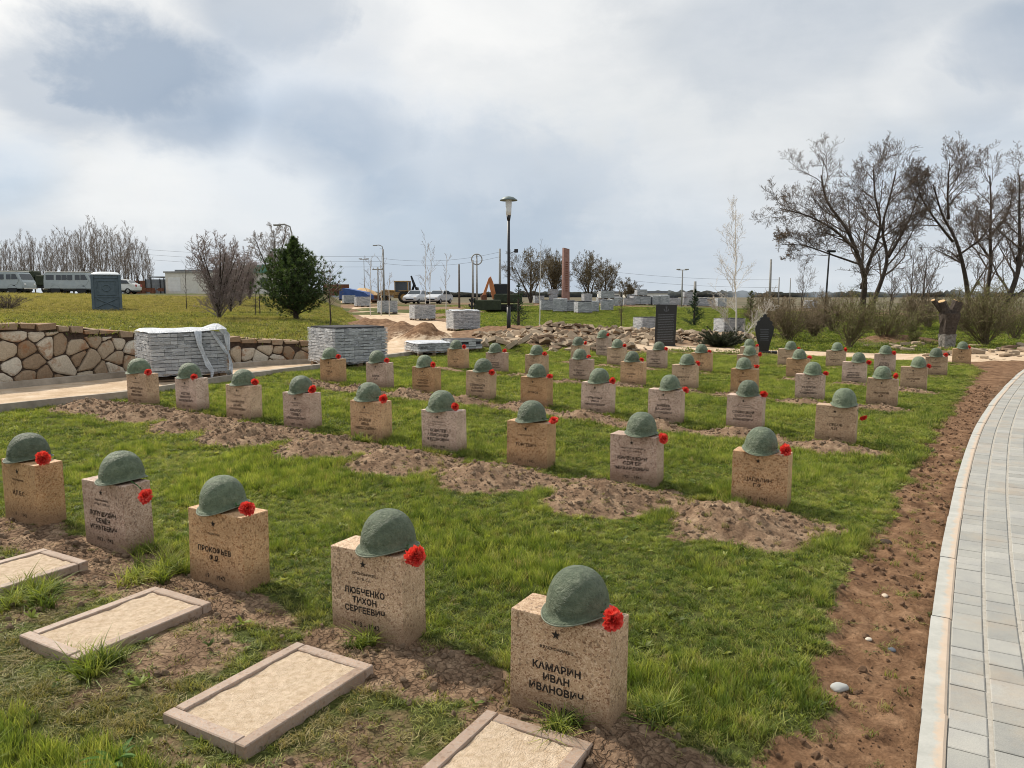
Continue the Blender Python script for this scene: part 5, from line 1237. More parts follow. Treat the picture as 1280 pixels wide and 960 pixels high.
pole(971,120,ht(971,120,347),'thin distant grey pole right of the leaning concrete pole',.12)
pole(985,150,ht(985,150,348),'thin far pole on the plain behind the shrubs',.12)
pole(369,50,ht(369,50,292),'street light pole whose curved arm shows above the pine',.07,head=curved,name='street_light_pole',cat='street light')
t,xq,yq,zq=pole(1029,40,ht(1029,40,316),'dark slightly leaning lamp pole left of the forked tree',.06,'blackmetal',head=lambda mb,h: mb.cbox(-.12,.32,-.08,.08,h-.02,h+.10,.03),name='street_lamp',cat='street lamp'); t.rotation_euler=(0,R(1.5),0)
# wires: sagging spans between the poles
def wires(name,label,A,B,sag,n=3,gap=.35,r=.014):
    mb=MB(); A=Vector(A);B=Vector(B)
    for k in range(n):
        o=Vector((0,0,-gap*k)); pts=[A.lerp(B,i/16)+o+Vector((0,0,-4*sag*(i/16)*(1-i/16))) for i in range(17)]; mb.tube(pts,r,3,cap=False)
    tag(mb.build(name,M['wire']),label,'wires')
def Z(D,yy): return 1.6+(370-yy)*D/955
pA=bearing(188,88);pB=bearing(345,88);pC=bearing(481,88);pD=bearing(625,90)
wires('power_line','overhead wires spanning from the left tree row towards the pine',(*bearing(120,96),Z(96,307)),(*pC,Z(88,321)),.5,3,.6)
wires('power_line','overhead wires between the curved street light and the concrete pole by the excavator',(*pC,Z(88,324)),(*pD,Z(90,316)),.6,2,.55)
wires('power_line','overhead wires crossing the plain right of the stele',(*bearing(745,140),Z(140,338)),(*bearing(971,120),Z(120,350)),.5,2,1.2,.02)

# ------------------------------------------------------------------ stacks of pavers on pallets
def stack(name,label,x0,y0,w,d,h,rot,seed,film=None,group='shrink wrapped stacks of grey pavers',course=.058,bl=.20,top=True,missing=0,simple=False):
    rr=random.Random(seed); t=thing(name,label,'paver stack',(x0,y0,ground(x0,y0)+.01),rot,group)
    mb=MB()
    for yy in (-d/2+.05,-.05,d/2-.15): mb.box(-w/2,w/2,yy,yy+.10,.0,.022)
    for xx in (-w/2,-.05,w/2-.1):
        for yy in (-d/2+.05,-.05,d/2-.15): mb.box(xx,xx+.1,yy,yy+.1,.0225,.095)
    for i in range(7): xx=-w/2+i*(w-.1)/6; mb.box(xx,xx+.10,-d/2,d/2,.0955,.115)
    mb.build('pallet',M['wood'],t)
    zb=.117; mb=MB(); tn=[]; core=MB(); core.box(-w/2+.03,w/2-.03,-d/2+.03,d/2-.03,zb,zb+h-.02)
    core.build('dark_core',M['dark'],t)  # near-black box, its colour stands in for shade in the paver gaps
    nl=int(h/course)
    def addb(*a):
        nonlocal tn; mb.box(*a); tn+=[rr.random()*.8+.1]*8
    for l in range(nl):
        z0=zb+l*course; z1=z0+course-.011
        for sgn in (-1,1):
            s=-w/2
            while s<w/2-.02:
                L=min(rr.choice((bl,bl,bl*.5)),w/2-s); j=rr.uniform(-.006,.006)
                if rr.random()>missing*(l/nl): addb(s+.002,s+L-.003,sgn*d/2+(0 if sgn<0 else -.1)+j,sgn*d/2+(.1 if sgn<0 else 0)+j,z0,z1)
                s+=L
            s=-d/2+.101
            while s<d/2-.12:
                L=min(rr.choice((bl,bl,bl*.5)),d/2-.101-s); j=rr.uniform(-.006,.006)
                if rr.random()>missing*(l/nl): addb(sgn*w/2+(0 if sgn<0 else -.1)+j,sgn*w/2+(.1 if sgn<0 else 0)+j,s+.002,s+L-.003,z0,z1)
                s+=L
    zt=zb+nl*course
    nx_=int(w/bl);ny_=int(d/bl)
    if top:
        for i in range(nx_):
            for j in range(ny_):
                addb(-w/2+.105+(w-.21)*i/nx_,-w/2+.10+(w-.21)*(i+1)/nx_,-d/2+.105+(d-.21)*j/ny_,-d/2+.10+(d-.21)*(j+1)/ny_,zt-course,zt-.006+rr.uniform(-.004,.002))
    me=mb.mesh('pavers',M['greybrick']); a_=me.attributes.new('tone','FLOAT','POINT'); a_.data.foreach_set('value',tn); obj('pavers',me,t)
    if film:
        mb=MB(); n=14; 
        per=[(-w/2+w*i/n,-d/2) for i in range(n)]+[(w/2,-d/2+d*i/n) for i in range(n)]+[(w/2-w*i/n,d/2) for i in range(n)]+[(-w/2,d/2-d*i/n) for i in range(n)]
        m=len(per); hs=[zb-.03]+[zb+h*k/9 for k in range(1,10)]; hs[-1]=zt+.012; vs=[]
        for zz in hs:
            for (a,b) in per:
                e=.014+rr.uniform(-.003,.009)+(.006 if zz==hs[0] else 0); L=math.hypot(a,b); vs.append((a+(1 if a>=w/2-.001 else -1 if a<=-w/2+.001 else 0)*e,b+(1 if b>=d/2-.001 else -1 if b<=-d/2+.001 else 0)*e,zz+(rr.uniform(-.02,.01) if zz==hs[0] else 0)))
        fs=[(k*m+j,k*m+(j+1)%m,(k+1)*m+(j+1)%m,(k+1)*m+j) for k in range(len(hs)-1) for j in range(m)]
        mb.add(vs,fs); mb.build('stretch_film',M['film'],t,True)
        if 'top' in film:
            mb=MB(); N_=16; vs=[]
            for j in range(N_+1):
                for i in range(N_+1):
                    a=-w/2-.02+(w+.04)*i/N_; b=-d/2-.02+(d+.04)*j/N_; zz=zt+.016+.022*float(vnoise(np.array([a*7+seed]),np.array([b*7]))[0])+.03*float(vnoise(np.array([a*2.5+seed]),np.array([b*2.5]))[0])
                    if film=='top+drape': zz+=.10*math.exp(-((a-w*.42)**2+(b+d*.3)**2)*22)
                    if i in(0,N_) or j in (0,N_): zz-=.03
                    vs.append((a,b,zz))
            mb.add(vs,[(j*(N_+1)+i,j*(N_+1)+i+1,(j+1)*(N_+1)+i+1,(j+1)*(N_+1)+i) for j in range(N_) for i in range(N_)])
            mb.build('film_top',M['filmwhite'],t,True)
        if 'drape' in film:   # loose ribbons of torn film
            mb=MB()
            def ribbon(pts,wd_):
                vs=[];n=len(pts)
                for i,p in enumerate(pts):
                    for j in range(5): q=j/4-.5; vs.append((p[0]+q*wd_[i]*(.95),p[1]-.012*math.cos(q*9+i)-.03*rr.random()*.4-.01,p[2]+q*wd_[i]*.25*(i/n)))
                mb.add(vs,[(i*5+j,i*5+j+1,(i+1)*5+j+1,(i+1)*5+j) for i in range(n-1) for j in range(4)])
            y_=-d/2-.03
            ribbon([(w*.08,y_+.2,zt+.05),(w*.11,y_,zt+.02),(w*.12,y_-.01,zt-.18),(w*.17,y_-.02,zt-.36),(w*.22,y_-.03,zt-.52),(w*.27,y_-.05,zt-.62),(w*.25,y_-.05,zt-.80)],[.16,.12,.07,.06,.10,.07,.02])
            ribbon([(w*.30,y_,zt+.02),(w*.36,y_,zt-.1),(w*.44,y_-.01,zt-.25),(w*.49,y_-.02,zt-.36)],[.05,.06,.07,.03])
            ribbon([(w*.50,y_-.01,zt-.30),(w*.53,y_-.05,zt-.52),(w*.50,y_-.10,zt-.72),(w*.44,y_-.18,zb+.03)],[.03,.05,.07,.10])
            ribbon([(w*.44,y_,zt+.04),(w*.50,y_,zt-.04),(w*.515,y_-.01,zt-.3)],[.12,.10,.04])
            mb.build('torn_film',M['filmwhite'],t,True)
    return t
stack('paver_stack','big pallet of grey pavers with torn white film, in front of the stone wall',-5.42,12.5,1.15,.97,.64,R(38),1,'top+drape')
stack('paver_stack','big neatly wrapped pallet of grey pavers at the right end of the stone wall',-3.27,15.2,1.12,1.12,.69,R(40),2,'film')
stack('paver_stack','low half emptied pallet of grey pavers under bright film',-2.03,18.3,.80,.85,.20,R(32),3,'top',missing=.2)
stack('paver_stack','low open pallet of loose grey pavers, right of the film covered one',-1.28,19.3,.78,.80,.25,R(30),4,None,missing=.55,top=False)
stack('paver_stack','paver stack in bright shiny film, nearest of the file along the sandy track',*bearing(579,31),1.10,1.0,.72,R(22),5,'top')
stack('paver_stack','wrapped paver stack, second nearest of the file along the sandy track',*bearing(528.5,44),1.22,1.1,.80,R(24),6,'film')
stack('paver_stack','wrapped paver stack, third of the file along the sandy track',*bearing(485,56),1.22,1.1,.84,R(24),7,'film')
stack('paver_stack','wrapped paver stack, fourth of the file along the sandy track',*bearing(454,72),1.3,1.1,.84,R(24),8,'film')
stack('paver_stack','wrapped paver stack, farthest of the file along the sandy track',*bearing(437,84),1.2,1.1,.84,R(24),9,'film')
stack('paver_stack','paver stack standing just behind the left side of the black anchor stele',*bearing(812,31),1.05,.9,.62,R(15),10,'film')
stack('paver_stack','pale wrapped paver stack between the birch and the yellowish conifer',*bearing(911,32),.95,.85,.62,R(15),11,'film')
stack('paver_stack','dark film wrapped paver bundle peeping over the stack at the wall end',*bearing(424,22),.36,.5,.30,R(10),12,None,group=None,top=True)
# far depot of stacks, two tiers in places
rr=random.Random(77); proto=[stack('paver_stack','grey paver stack in the far crowded depot beyond the green strip',*bearing(684,64),1.15,1.0,.85,R(5),40,'film','paver stacks in the far depot',course=.085,bl=.3),
       stack('paver_stack','grey paver stack in the far crowded depot beyond the green strip',*bearing(700,62),1.1,1.0,1.0,R(-6),41,'top','paver stacks in the far depot',course=.085,bl=.3)]
def fy(yy): return 1.45*955/(yy-370)
for (u,yb) in ((690,384),(712,392),(727,393),(741,392),(757,391),(771,388),(783,387),(795,386),(806,386),(818,386),(830,386),(842,385),(858,385),(874,385),(886,385),(898,386),(672,386),(733,381),(752,380),(768,380),(789,379),(803,379),(850,379),(866,378),(880,379),(629,384),(639,384),(1010,384)):
    D=min(fy(yb),95); x0,y0=bearing(u+rr.uniform(-2,2),D); dup(proto[rr.randint(0,1)],(x0,y0,ground(x0,y0)),R(rr.uniform(-10,18)),scale=(rr.uniform(.9,1.1),1,rr.uniform(.8,1.1)))
for (u,yb) in ((691,384),(757,391),(858,385),(800,386)):
    D=min(fy(yb),95); x0,y0=bearing(u,D); dup(proto[0],(x0,y0,ground(x0,y0)+1.0),R(8),label='upper tier paver stack standing on another stack in the far depot',scale=(1,1,.75))

# ------------------------------------------------------------------ black steles
x0,y0=bearing(831,24); t=thing('memorial_stele','tall polished black stele with an engraved anchor above lines of text','memorial',(x0,y0,ground(x0,y0)-.05),R(-9))
t.rotation_euler[1]=R(1.2)
mb=MB(); mb.cbox(-.32,.32,-.05,.05,.0,1.34,.004); mb.build('slab',M['blackstone'],t); mb=MB(); mb.cbox(-.36,.36,-.12,.12,-.1,.07,.01); mb.build('plinth',M['blackstone'],t)
mb=MB(); yf=-.053
def ln(p,q,w): mb.tube([(p[0],yf,p[1]),(q[0],yf,q[1])],w,5)
ln((0,1.14),(0,1.26),.007); ln((-.035,1.235),(.035,1.235),.006)
mb.tube([(.018*math.cos(a),yf,1.278+.018*math.sin(a)) for a in [2*PI*k/10 for k in range(11)]],.005,5,cap=False)
mb.tube([(.075*math.cos(a),yf,1.205+.075*math.sin(a)) for a in [PI+PI*k/10 for k in range(11)]],.008,5); ln((-.075,1.205),(-.058,1.18),.006); ln((.075,1.205),(.058,1.18),.006)
mb.build('anchor_emblem',M['engrave'],t)
mb=MB(); rr=random.Random(9)
for k in range(17):
    zz=1.02-k*.052; s=-.25+rr.uniform(0,.03)
    while s<.23:
        L=min(rr.uniform(.03,.09),.25-s); mb.box(s,s+L,-.0515,-.0505,zz,zz+.016); s+=L+.018
mb.build('engraved_lines',M['engrave'],t)
x0,y0=bearing(955,21.4); t=thing('carved_headstone','carved black headstone with curved shoulders and a small crest on top','headstone',(x0,y0,ground(x0,y0)-.03),R(-14))
half=[(.13,.10),(.15,.25),(.19,.42),(.235,.60),(.25,.72),(.235,.80),(.20,.83),(.215,.88),(.19,.93),(.135,.95),(.12,.99),(.135,1.02),(.10,1.04),(.05,1.045),(.05,1.09),(.025,1.125)]
mb=MB(); mb.prism([(a,b) for a,b in half]+[(-a,b) for a,b in half[::-1]],-.05,.05); mb.build('slab',M['blackstone'],t)
mb=MB(); mb.cbox(-.19,.19,-.13,.13,-.1,.10,.01); mb.build('plinth',M['blackstone'],t)
mb=MB(); mb.cbox(.205,.36,-.14,.10,-.05,.10,.008); mb.build('vase_block',M['blackstone'],t)
mb=MB(); 
for k in range(7): mb.box(-.12+.01*(k%3),.12-.015*(k%2),-.0525,-.0512,.70-k*.05,.712-k*.05)
mb.build('engraved_lines',M['engrave'],t)

# ------------------------------------------------------------------ portable toilet
x0,y0=bearing(137,43); t=thing('portable_toilet','blue grey plastic portable toilet cabin with a pale domed roof','portable toilet',(x0,y0,ground(x0,y0)-.02),R(27)); t.scale=(1.16,1.16,1.0)
w=.58; Hh=2.0; mb=MB(); mb.cbox(-w,w,-w,w,.10,Hh,.03); mb.cbox(-w-.03,w+.03,-w-.03,w+.03,0,.12,.02)
for sx in(-1,1):
    for sy in (-1,1): mb.cbox(sx*w-.06,sx*w+.06,sy*w-.06,sy*w+.06,.1,Hh,.02)
mb.build('cabin',M['toilet'],t)
mb=MB(); y_=-w-.001
for (a,b,c,d) in ((-.40,.40,1.62,1.66),(-.40,.40,.86,.90),(-.40,-.36,.9,1.62),(.36,.40,.9,1.62),(-.5,.5,1.80,1.86),(-.5,.5,.74,.80)): mb.cbox(a,b,y_-.025,y_+.01,c,d,.006)
for s in (-1,1): mb.tube([(-.42*s,y_-.01,.22),(.42*s,y_-.01,.68)],.028,6)
mb.tube([(.17*math.cos(a),y_-.01,1.27+.17*math.sin(a)) for a in [2*PI*k/16 for k in range(17)]],.02,5,cap=False)
mb.build('moulded_panel',M['toilet'],t)
mb=MB(); x_=w+.001
mb.cbox(x_-.01,x_+.03,-.36,.36,.16,1.90,.012)
for k in range(8): mb.cbox(x_+.028,x_+.045,-.30,.30,.25+k*.2,.33+k*.2,.006)
d_=mb.build('door',M['toilet'],t); mb=MB(); mb.cbox(x_+.045,x_+.075,-.28,-.2,1.0,1.14,.01); mb.build('handle',M['blackmetal'],d_)
mb=MB(); n=10; vs=[]
for j in range(n+1):
    for i in range(n+1):
        a=-w-.04+(2*w+.08)*i/n; b=-w-.04+(2*w+.08)*j/n; e=(1-(2*i/n-1)**4)*(1-(2*j/n-1)**4); vs.append((a,b,Hh+.015+.15*e**.5))
mb.add(vs,[(j*(n+1)+i,j*(n+1)+i+1,(j+1)*(n+1)+i+1,(j+1)*(n+1)+i) for j in range(n) for i in range(n)]); mb.cbox(-w-.04,w+.04,-w-.04,w+.04,Hh-.03,Hh+.012,.01); mb.build('roof',M['toiletroof'],t,True)

# ------------------------------------------------------------------ vehicles (x forward)
def wheel(t,x0,y0,r,wd,rim='rim'):
    w_=MB(); Mx=Matrix.Translation((x0,y0,r))@Matrix.Rotation(PI/2,4,'X')
    w_.lathe([(r*.55,-wd/2),(r*.93,-wd/2),(r,-wd*.3),(r,wd*.3),(r*.93,wd/2),(r*.55,wd/2)],20,M=Mx); o=w_.build('wheel',M['tyre'],t,True)
    w_=MB(); w_.lathe([(.001,wd*.30),(r*.2,wd*.42),(r*.25,wd*.36),(r*.5,wd*.30),(r*.57,wd*.40)],16,M=Mx); w_.lathe([(.001,-wd*.30),(r*.2,-wd*.42),(r*.25,-wd*.36),(r*.5,-wd*.30),(r*.57,-wd*.40)],16,M=Mx); w_.build('rim',M[rim],o,True)
def loft_body(mb,prof,wid,tumble,z_belt,n=9):
    """prof: side outline (x,z); wid: half width; tumble: inward lean above the belt"""
    def hw(z,f): 
        return wid*(1-tumble*max(0,(z-z_belt)))
    vs=[];m=len(prof)
    for s in (-1,1):
        for x_,z_ in prof: vs.append((x_,s*hw(z_,0),z_))
    cx=sum(p[0] for p in prof)/m; cz=sum(p[1] for p in prof)/m
    inner=[(cx+(x_-cx)*1.0,z_) for x_,z_ in prof]
    fs=[tuple(range(m)),tuple(range(2*m-1,m-1,-1))]+[(i,i+m,(i+1)%m+m,(i+1)%m) for i in range(m)]
    bm=bmesh.new(); V=[bm.verts.new(v) for v in vs]
    for f in fs: bm.faces.new([V[i] for i in f])
    bmesh.ops.recalc_face_normals(bm,faces=bm.faces); bmesh.ops.bevel(bm,geom=[e for e in bm.edges if len(e.link_faces)==2 and e.calc_face_angle(0)>.5],offset=.07,segments=3,affect='EDGES',clamp_overlap=True)
    mb.bm(bm)
    return hw
def side_panel(t,name,mt,pts,hw,off=.006,sides=(-1,1)):
    for s in sides:
        mb=MB(); vs=[(x_,s*(hw(z_,0)+off),z_) for x_,z_ in pts]; vs2=[(x_,s*(hw(z_,0)-.02),z_) for x_,z_ in pts]; n=len(pts)
        mb.add(vs+vs2,[tuple(range(n))]+[(i,(i+1)%n,(i+1)%n+n,i+n) for i in range(n)]); mb.build(name,mt,t)
def uaz(x0,y0,rot,label):
    t=thing('van',label,'van',(x0,y0,ground(x0,y0)),rot,'grey vans parked below the bare trees')
    prof=[(-2.18,.55),(-2.18,1.2),(-2.14,1.85),(-2.02,2.02),(-1.6,2.09),(1.2,2.09),(1.55,2.03),(1.72,1.90),(2.02,1.32),(2.14,1.12),(2.18,.75),(2.14,.52)]
    mb=MB(); hw=loft_body(mb,prof,.92,.12,1.25); b=mb.build('body',M['vanpaint'],t)
    mb=MB(); mb.cbox(-2.12,1.62,-.82,.82,2.05,2.12,.03); mb.build('roof',M['whitepanel'],t)
    for a,c in ((-1.95,-1.25),(-1.05,-.62),(-.55,-.12),(-.05,.38),(.62,1.05)): side_panel(t,'window',M['glass'],[(a,1.38),(c,1.38),(c,1.82),(a,1.82)],hw)
    side_panel(t,'front_window',M['glass'],[(1.12,1.38),(1.74,1.38),(1.5,1.84),(1.12,1.84)],hw)
    side_panel(t,'door',M['vanpaint'],[(.56,.62),(1.62,.95),(1.80,1.30),(1.52,1.9),(.56,1.9)],hw,.003)
    mb=MB(); q=[(1.755,1.87),(2.015,1.37)]; nx_=.012
    mb.add([(q[0][0]+nx_,-.70,q[0][1]),(q[0][0]+nx_,.70,q[0][1]),(q[1][0]+nx_,.78,q[1][1]),(q[1][0]+nx_,-.78,q[1][1])],[(0,1,2,3)]); mb.build('windscreen',M['glass'],t)
    for s in (-.62,.62):
        mb=MB(); mb.lathe([(.001,.03),(.09,.02),(.105,0),(.105,-.05)],14,M=Matrix.Translation((2.19,s,.92))@Matrix.Rotation(PI/2,4,'Y')); mb.build('headlight',M['headlight'],t,True)
    mb=MB(); mb.cbox(2.2,2.3,-.85,.85,.50,.62,.02); mb.cbox(-2.3,-2.2,-.85,.85,.50,.62,.02); mb.build('bumper',M['whitepanel'],t)
    mb=MB(); mb.cbox(-2.0,2.0,-.6,.6,.34,.55,.02); mb.build('chassis',M['blackmetal'],t)
    for xx in (-1.15,1.15):
        for yy in (-.74,.74): wheel(t,xx,yy,.38,.2)
        mb=MB()
        for s in (-1,1): mb.lathe([(.001,.0),(.43,.0),(.43,.02)],20,M=Matrix.Translation((xx,s*.912,.50))@Matrix.Rotation(PI/2*(-s),4,'X'))
        mb.build('wheel_arch',M['blackmetal'],t)
    return t
uaz(*bearing(96,71),R(3),'grey loaf shaped van with its back end showing, partly hidden by the portable toilet')
uaz(*bearing(14,70),R(-4),'grey loaf shaped van at the left edge with its windscreen facing right')
def car(x0,y0,rot,label,paint,hatch=True):
    t=thing('parked_car',label,'car',(x0,y0,ground(x0,y0)),rot)
    prof=[(-2.0,.35),(-2.05,.75),(-1.95,1.0),(-1.62,1.06),(-1.25,1.42),(-.6,1.50),(.2,1.46),(.75,1.08),(1.3,.96),(1.85,.84),(2.02,.62),(2.0,.33)]
    mb=MB(); hw=loft_body(mb,prof,.84,.22,.95); mb.build('body',paint,t)
    side_panel(t,'window',M['glass'],[(-1.45,1.05),(-.45,1.05),(-.45,1.42),(-1.15,1.38)],hw); side_panel(t,'window',M['glass'],[(-.38,1.05),(.62,1.05),(.18,1.39),(-.38,1.42)],hw)
    mb=MB(); mb.add([(.25,-.60,1.455),(.25,.60,1.455),(.78,.70,1.10),(.78,-.70,1.10)],[(0,1,2,3)]); mb.build('windscreen',M['glass'],t)
    mb=MB(); mb.add([(-1.29,-.6,1.41),(-1.29,.6,1.41),(-1.64,.68,1.09),(-1.64,-.68,1.09)],[(0,1,2,3)]); mb.build('rear_window',M['glass'],t)
    for s in (-.62,.62):
        mb=MB(); mb.cbox(1.93,2.05,s-.16,s+.16,.62,.76,.02); mb.build('headlight',M['headlight'],t)
        mb=MB(); mb.cbox(-2.07,-1.98,s-.13,s+.13,.74,.96,.02); mb.build('taillight',M['taillight'],t)
    mb=MB(); mb.cbox(2.0,2.06,-.45,.45,.42,.56,.02); mb.cbox(-1.9,1.9,-.7,.7,.2,.36,.02); mb.build('grille_and_sill',M['blackmetal'],t)
    for xx in (-1.25,1.28):
        for yy in (-.76,.76): wheel(t,xx,yy,.30,.18)
    return t
car(*bearing(152,80),R(184),'white hatchback whose rear sticks out right of the portable toilet',M['white'])
car(*bearing(521,86),R(256),'silver car parked right of the tractor, front facing the viewer',M['silver'])
car(*bearing(549,86),R(250),'pale car parked behind the thin saplings, right of the silver one',M['silver'])
# dark covered truck
x0,y0=bearing(46,80); t=thing('army_truck','dark green canvas covered truck between the two grey vans','truck',(x0,y0,ground(x0,y0)),R(8))
mb=MB(); mb.cbox(-1.9,.5,-.95,.95,.95,2.35,.15); mb.build('canvas_cover',M['army'],t); mb=MB(); mb.cbox(.55,1.5,-.85,.85,.8,1.9,.12); mb.cbox(1.5,2.2,-.7,.7,.75,1.25,.12); mb.build('cab',M['army'],t); mb=MB(); mb.cbox(-1.9,2.2,-.5,.5,.55,.8,.02); mb.build('chassis',M['blackmetal'],t)
for xx in (-1.1,1.6):
    for yy in (-.8,.8): wheel(t,xx,yy,.45,.25,'army')
# backhoe loader
x0,y0=bearing(500,95); t=thing('backhoe_loader','dirty yellow backhoe loader tractor with its rear digger arm folded up','tractor',(x0,y0,ground(x0,y0)),R(172))
mb=MB(); mb.cbox(.3,2.3,-.42,.42,.9,1.55,.08); mb.cbox(-1.3,.6,-.5,.5,.6,1.0,.05); mb.build('engine_body',M['yellow'],t)
mb=MB(); 
for sx,sy in ((-1.25,-.65),(-1.25,.65),(.35,-.65),(.35,.65)): mb.cbox(sx-.05,sx+.05,sy-.05,sy+.05,1.0,2.55,.01)
mb.cbox(-1.35,.45,-.75,.75,2.55,2.70,.05); mb.cbox(-1.3,.4,-.7,.7,.95,1.35,.04); mb.build('cab',M['yellow'],t)
mb=MB(); mb.box(-1.19,.29,-.63,.63,1.36,2.54); mb.build('cab_glass',M['glass'],t)
for yy in (-.85,.85): wheel(t,-.85,yy,.72,.42,'yellow'); wheel(t,1.75,yy*.85,.45,.28,'yellow')
mb=MB(); mb.cbox(-1.6,-.2,-1.05,-.7,1.42,1.52,.03); mb.cbox(-1.6,-.2,.7,1.05,1.42,1.52,.03); mb.build('mudguards',M['yellow'],t)
mb=MB()
for s in (-.6,.6): mb.tube([(.6,s,1.5),(1.8,s,1.55),(2.9,s,.75)],.09,6)
mb.build('loader_arm',M['yellow'],t); mb=MB(); mb.prism([(2.8,.95),(2.75,.25),(3.5,.15),(3.55,.28),(3.0,.42),(2.95,.95)],-1.05,1.05); mb.build('front_bucket',M['rust'],t)
mb=MB(); mb.tube([(-1.5,0,1.0),(-1.9,0,2.2),(-1.55,0,3.3)],[.16,.17,.12],6); mb.tube([(-1.55,0,3.3),(-2.1,0,2.0)],[.12,.10],6); mb.build('digger_boom',M['blackmetal'],t); mb=MB(); mb.prism([(-2.0,2.0),(-2.4,1.9),(-2.5,1.4),(-2.1,1.3),(-2.15,1.6)],-.3,.3); mb.build('digger_bucket',M['blackmetal'],t)
# excavator
x0,y0=bearing(628,62); t=thing('excavator','crawler excavator with an orange boom raised left of the lamp post','excavator',(x0,y0,ground(x0,y0)),R(186))
mb=MB()
for s in (-.75,.75): mb.cbox(-1.4,1.4,s-.22,s+.22,0,.6,.16)
mb.build('crawler_tracks',M['tyre'],t); mb=MB(); mb.cbox(-1.5,.7,-.95,.95,.72,1.45,.1); mb.build('engine_housing',M['army'],t)
mb=MB(); mb.cbox(-.45,.75,-.95,.05,1.0,2.25,.08); mb.build('cab',M['blackmetal'],t); mb=MB(); mb.box(-.2,.6,-.965,-.94,1.35,2.1); mb.build('cab_glass',M['glass'],t)
mb=MB(); mb.prism([(.5,1.15),(.80,1.0),(1.05,2.0),(1.10,2.7),(.95,2.8),(.75,2.3)],.12,.42); mb.build('boom',M['orange'],t)
mb=MB(); mb.prism([(.92,2.85),(1.12,2.7),(1.62,1.35),(1.42,1.2)],.15,.38); mb.build('stick',M['orange'],t); mb=MB(); mb.prism([(1.3,1.4),(1.75,1.3),(1.7,.6),(1.2,.45),(1.3,.8)],-.1,.65); mb.build('bucket',M['rust'],t)
x0,y0=bearing(612,60); mb=MB(); mb.cbox(-1.2,.9,-.7,.7,.35,1.15,.05); mb.cbox(-1.2,-1.1,-.7,.7,.9,1.3,.02); o=mb.build('trailer',M['army'],loc=(x0,y0,ground(x0,y0)-.15)); tag(o,'dark green open trailer box in front of the excavator','trailer')
# white shed, canopy and fence on the left
x0,y0=bearing(237,92); t=thing('shed','cream metal shed with a white roller shutter behind the fruit tree','shed',(x0,y0,ground(x0,y0)-.1),R(-8))
mb=MB(); mb.box(-1.8,2.3,-1.5,1.5,0,2.55); mb.build('wall',M['whitepanel'],t); mb=MB(); mb.box(-1.95,2.4,-1.65,1.6,2.55,2.72); mb.build('roof',M['concrete'],t)
mb=MB(); mb.box(-1.45,.1,-1.53,-1.50,.35,2.0); 
for k in range(9): mb.box(-1.43,.08,-1.545,-1.531,.4+k*.18,.50+k*.18)
mb.build('roller_shutter',M['white'],t)
x0,y0=bearing(262,100); t=thing('flat_roof_building','grey flat roofed building behind the shed and the fruit trees','building',(x0,y0,ground(x0,y0)-.1),R(-5))
mb=MB(); mb.box(-2.8,6,-2,2,0,2.9); mb.build('wall',M['whitepanel'],t); mb=MB(); mb.box(-3.1,6.2,-2.2,2.2,2.9,3.15); mb.build('roof',M['corr'],t)
for k in range(3): mb=MB(); mb.box(1.2+k*1.7,2.1+k*1.7,-2.03,-2.0,1.0,2.1); mb.build('window',M['glass'],t)
x0,y0=bearing(331,92); t=thing('house','small house with a green roof glimpsed between the fruit trees and the pine','house',(x0,y0,ground(x0,y0)-.1),0)
mb=MB(); mb.box(-2.3,2.3,-2,2,0,2.5); mb.build('wall',M['whitepanel'],t); mb=MB(); mb.prism([(-2.6,2.5),(2.6,2.5),(1.6,3.4),(-1.6,3.4)],-2.3,2.3); mb.build('roof',M['greenroof'],t)
for k in (-1.2,.4): mb=MB(); mb.box(k,k+.8,-2.03,-2.0,.9,1.9); mb.build('window',M['glass'],t)
x0,y0=bearing(210,94); t=thing('lean_to_canopy','dark lean-to canopy on posts attached left of the cream shed','canopy',(x0,y0,ground(x0,y0)-.1),R(-8))
mb=MB(); mb.box(-1.2,.75,-1.3,1.3,2.05,2.18); mb.build('roof',M['corr'],t)
for a in (-1.1,.6):
    mb=MB(); mb.box(a-.05,a+.05,-1.2,-1.1,0,2.05); mb.build('post',M['blackmetal'],t)
def fence(name,label,u0,u1,D,h,mt,post=1.8):
    a=Vector((*bearing(u0,D),0)); b=Vector((*bearing(u1,D),0)); L=(b-a).length; rot=math.atan2((b-a).y,(b-a).x)
    t=thing(name,label,'fence',(a.x,a.y,ground(a.x,a.y)-.1),rot)
    mb=MB(); n=int(L/.12); vs=[]
    for i in range(n+1): vs+=[(L*i/n,.03*(i%2),.1),(L*i/n,.03*(i%2),h)]
    mb.add(vs,[(2*i,2*i+2,2*i+3,2*i+1) for i in range(n)]); mb.build('sheet_panel',M[mt],t)
    for k in range(int(L/post)+1): mb=MB(); mb.box(k*post-.04,k*post+.04,-.08,.0,0,h+.1); mb.build('post',M['blackmetal'],t)
fence('corrugated_fence','grey corrugated metal fence left of the shed canopy',186,214,96,1.9,'corr')
fence('rusty_fence','rusty red metal fence behind the white hatchback',160,190,99,1.8,'rust')
fence('rusty_fence','dark red wall behind the blue trailer right of the pine',406,438,96,1.5,'rust')
rr=random.Random(12); x0,y0=bearing(190,90); mb=MB()
for k in range(26):
    a=rr.uniform(-2.2,1.2); z_=rr.uniform(0,.5); mb.box(a,a+rr.uniform(.2,.9),rr.uniform(-.3,0),rr.uniform(.1,.4),z_,z_+rr.uniform(.1,.5))
tag(mb.build('scrap_pile',M['rust'],loc=(x0,y0,ground(x0,y0)-.05)),'low pile of rusty scrap beside the corrugated fence','scrap')
x0,y0=bearing(447,88); t=thing('covered_trailer','low trailer under a bright blue tarpaulin left of the tractor','trailer',(x0,y0,ground(x0,y0)-.05),R(-8))
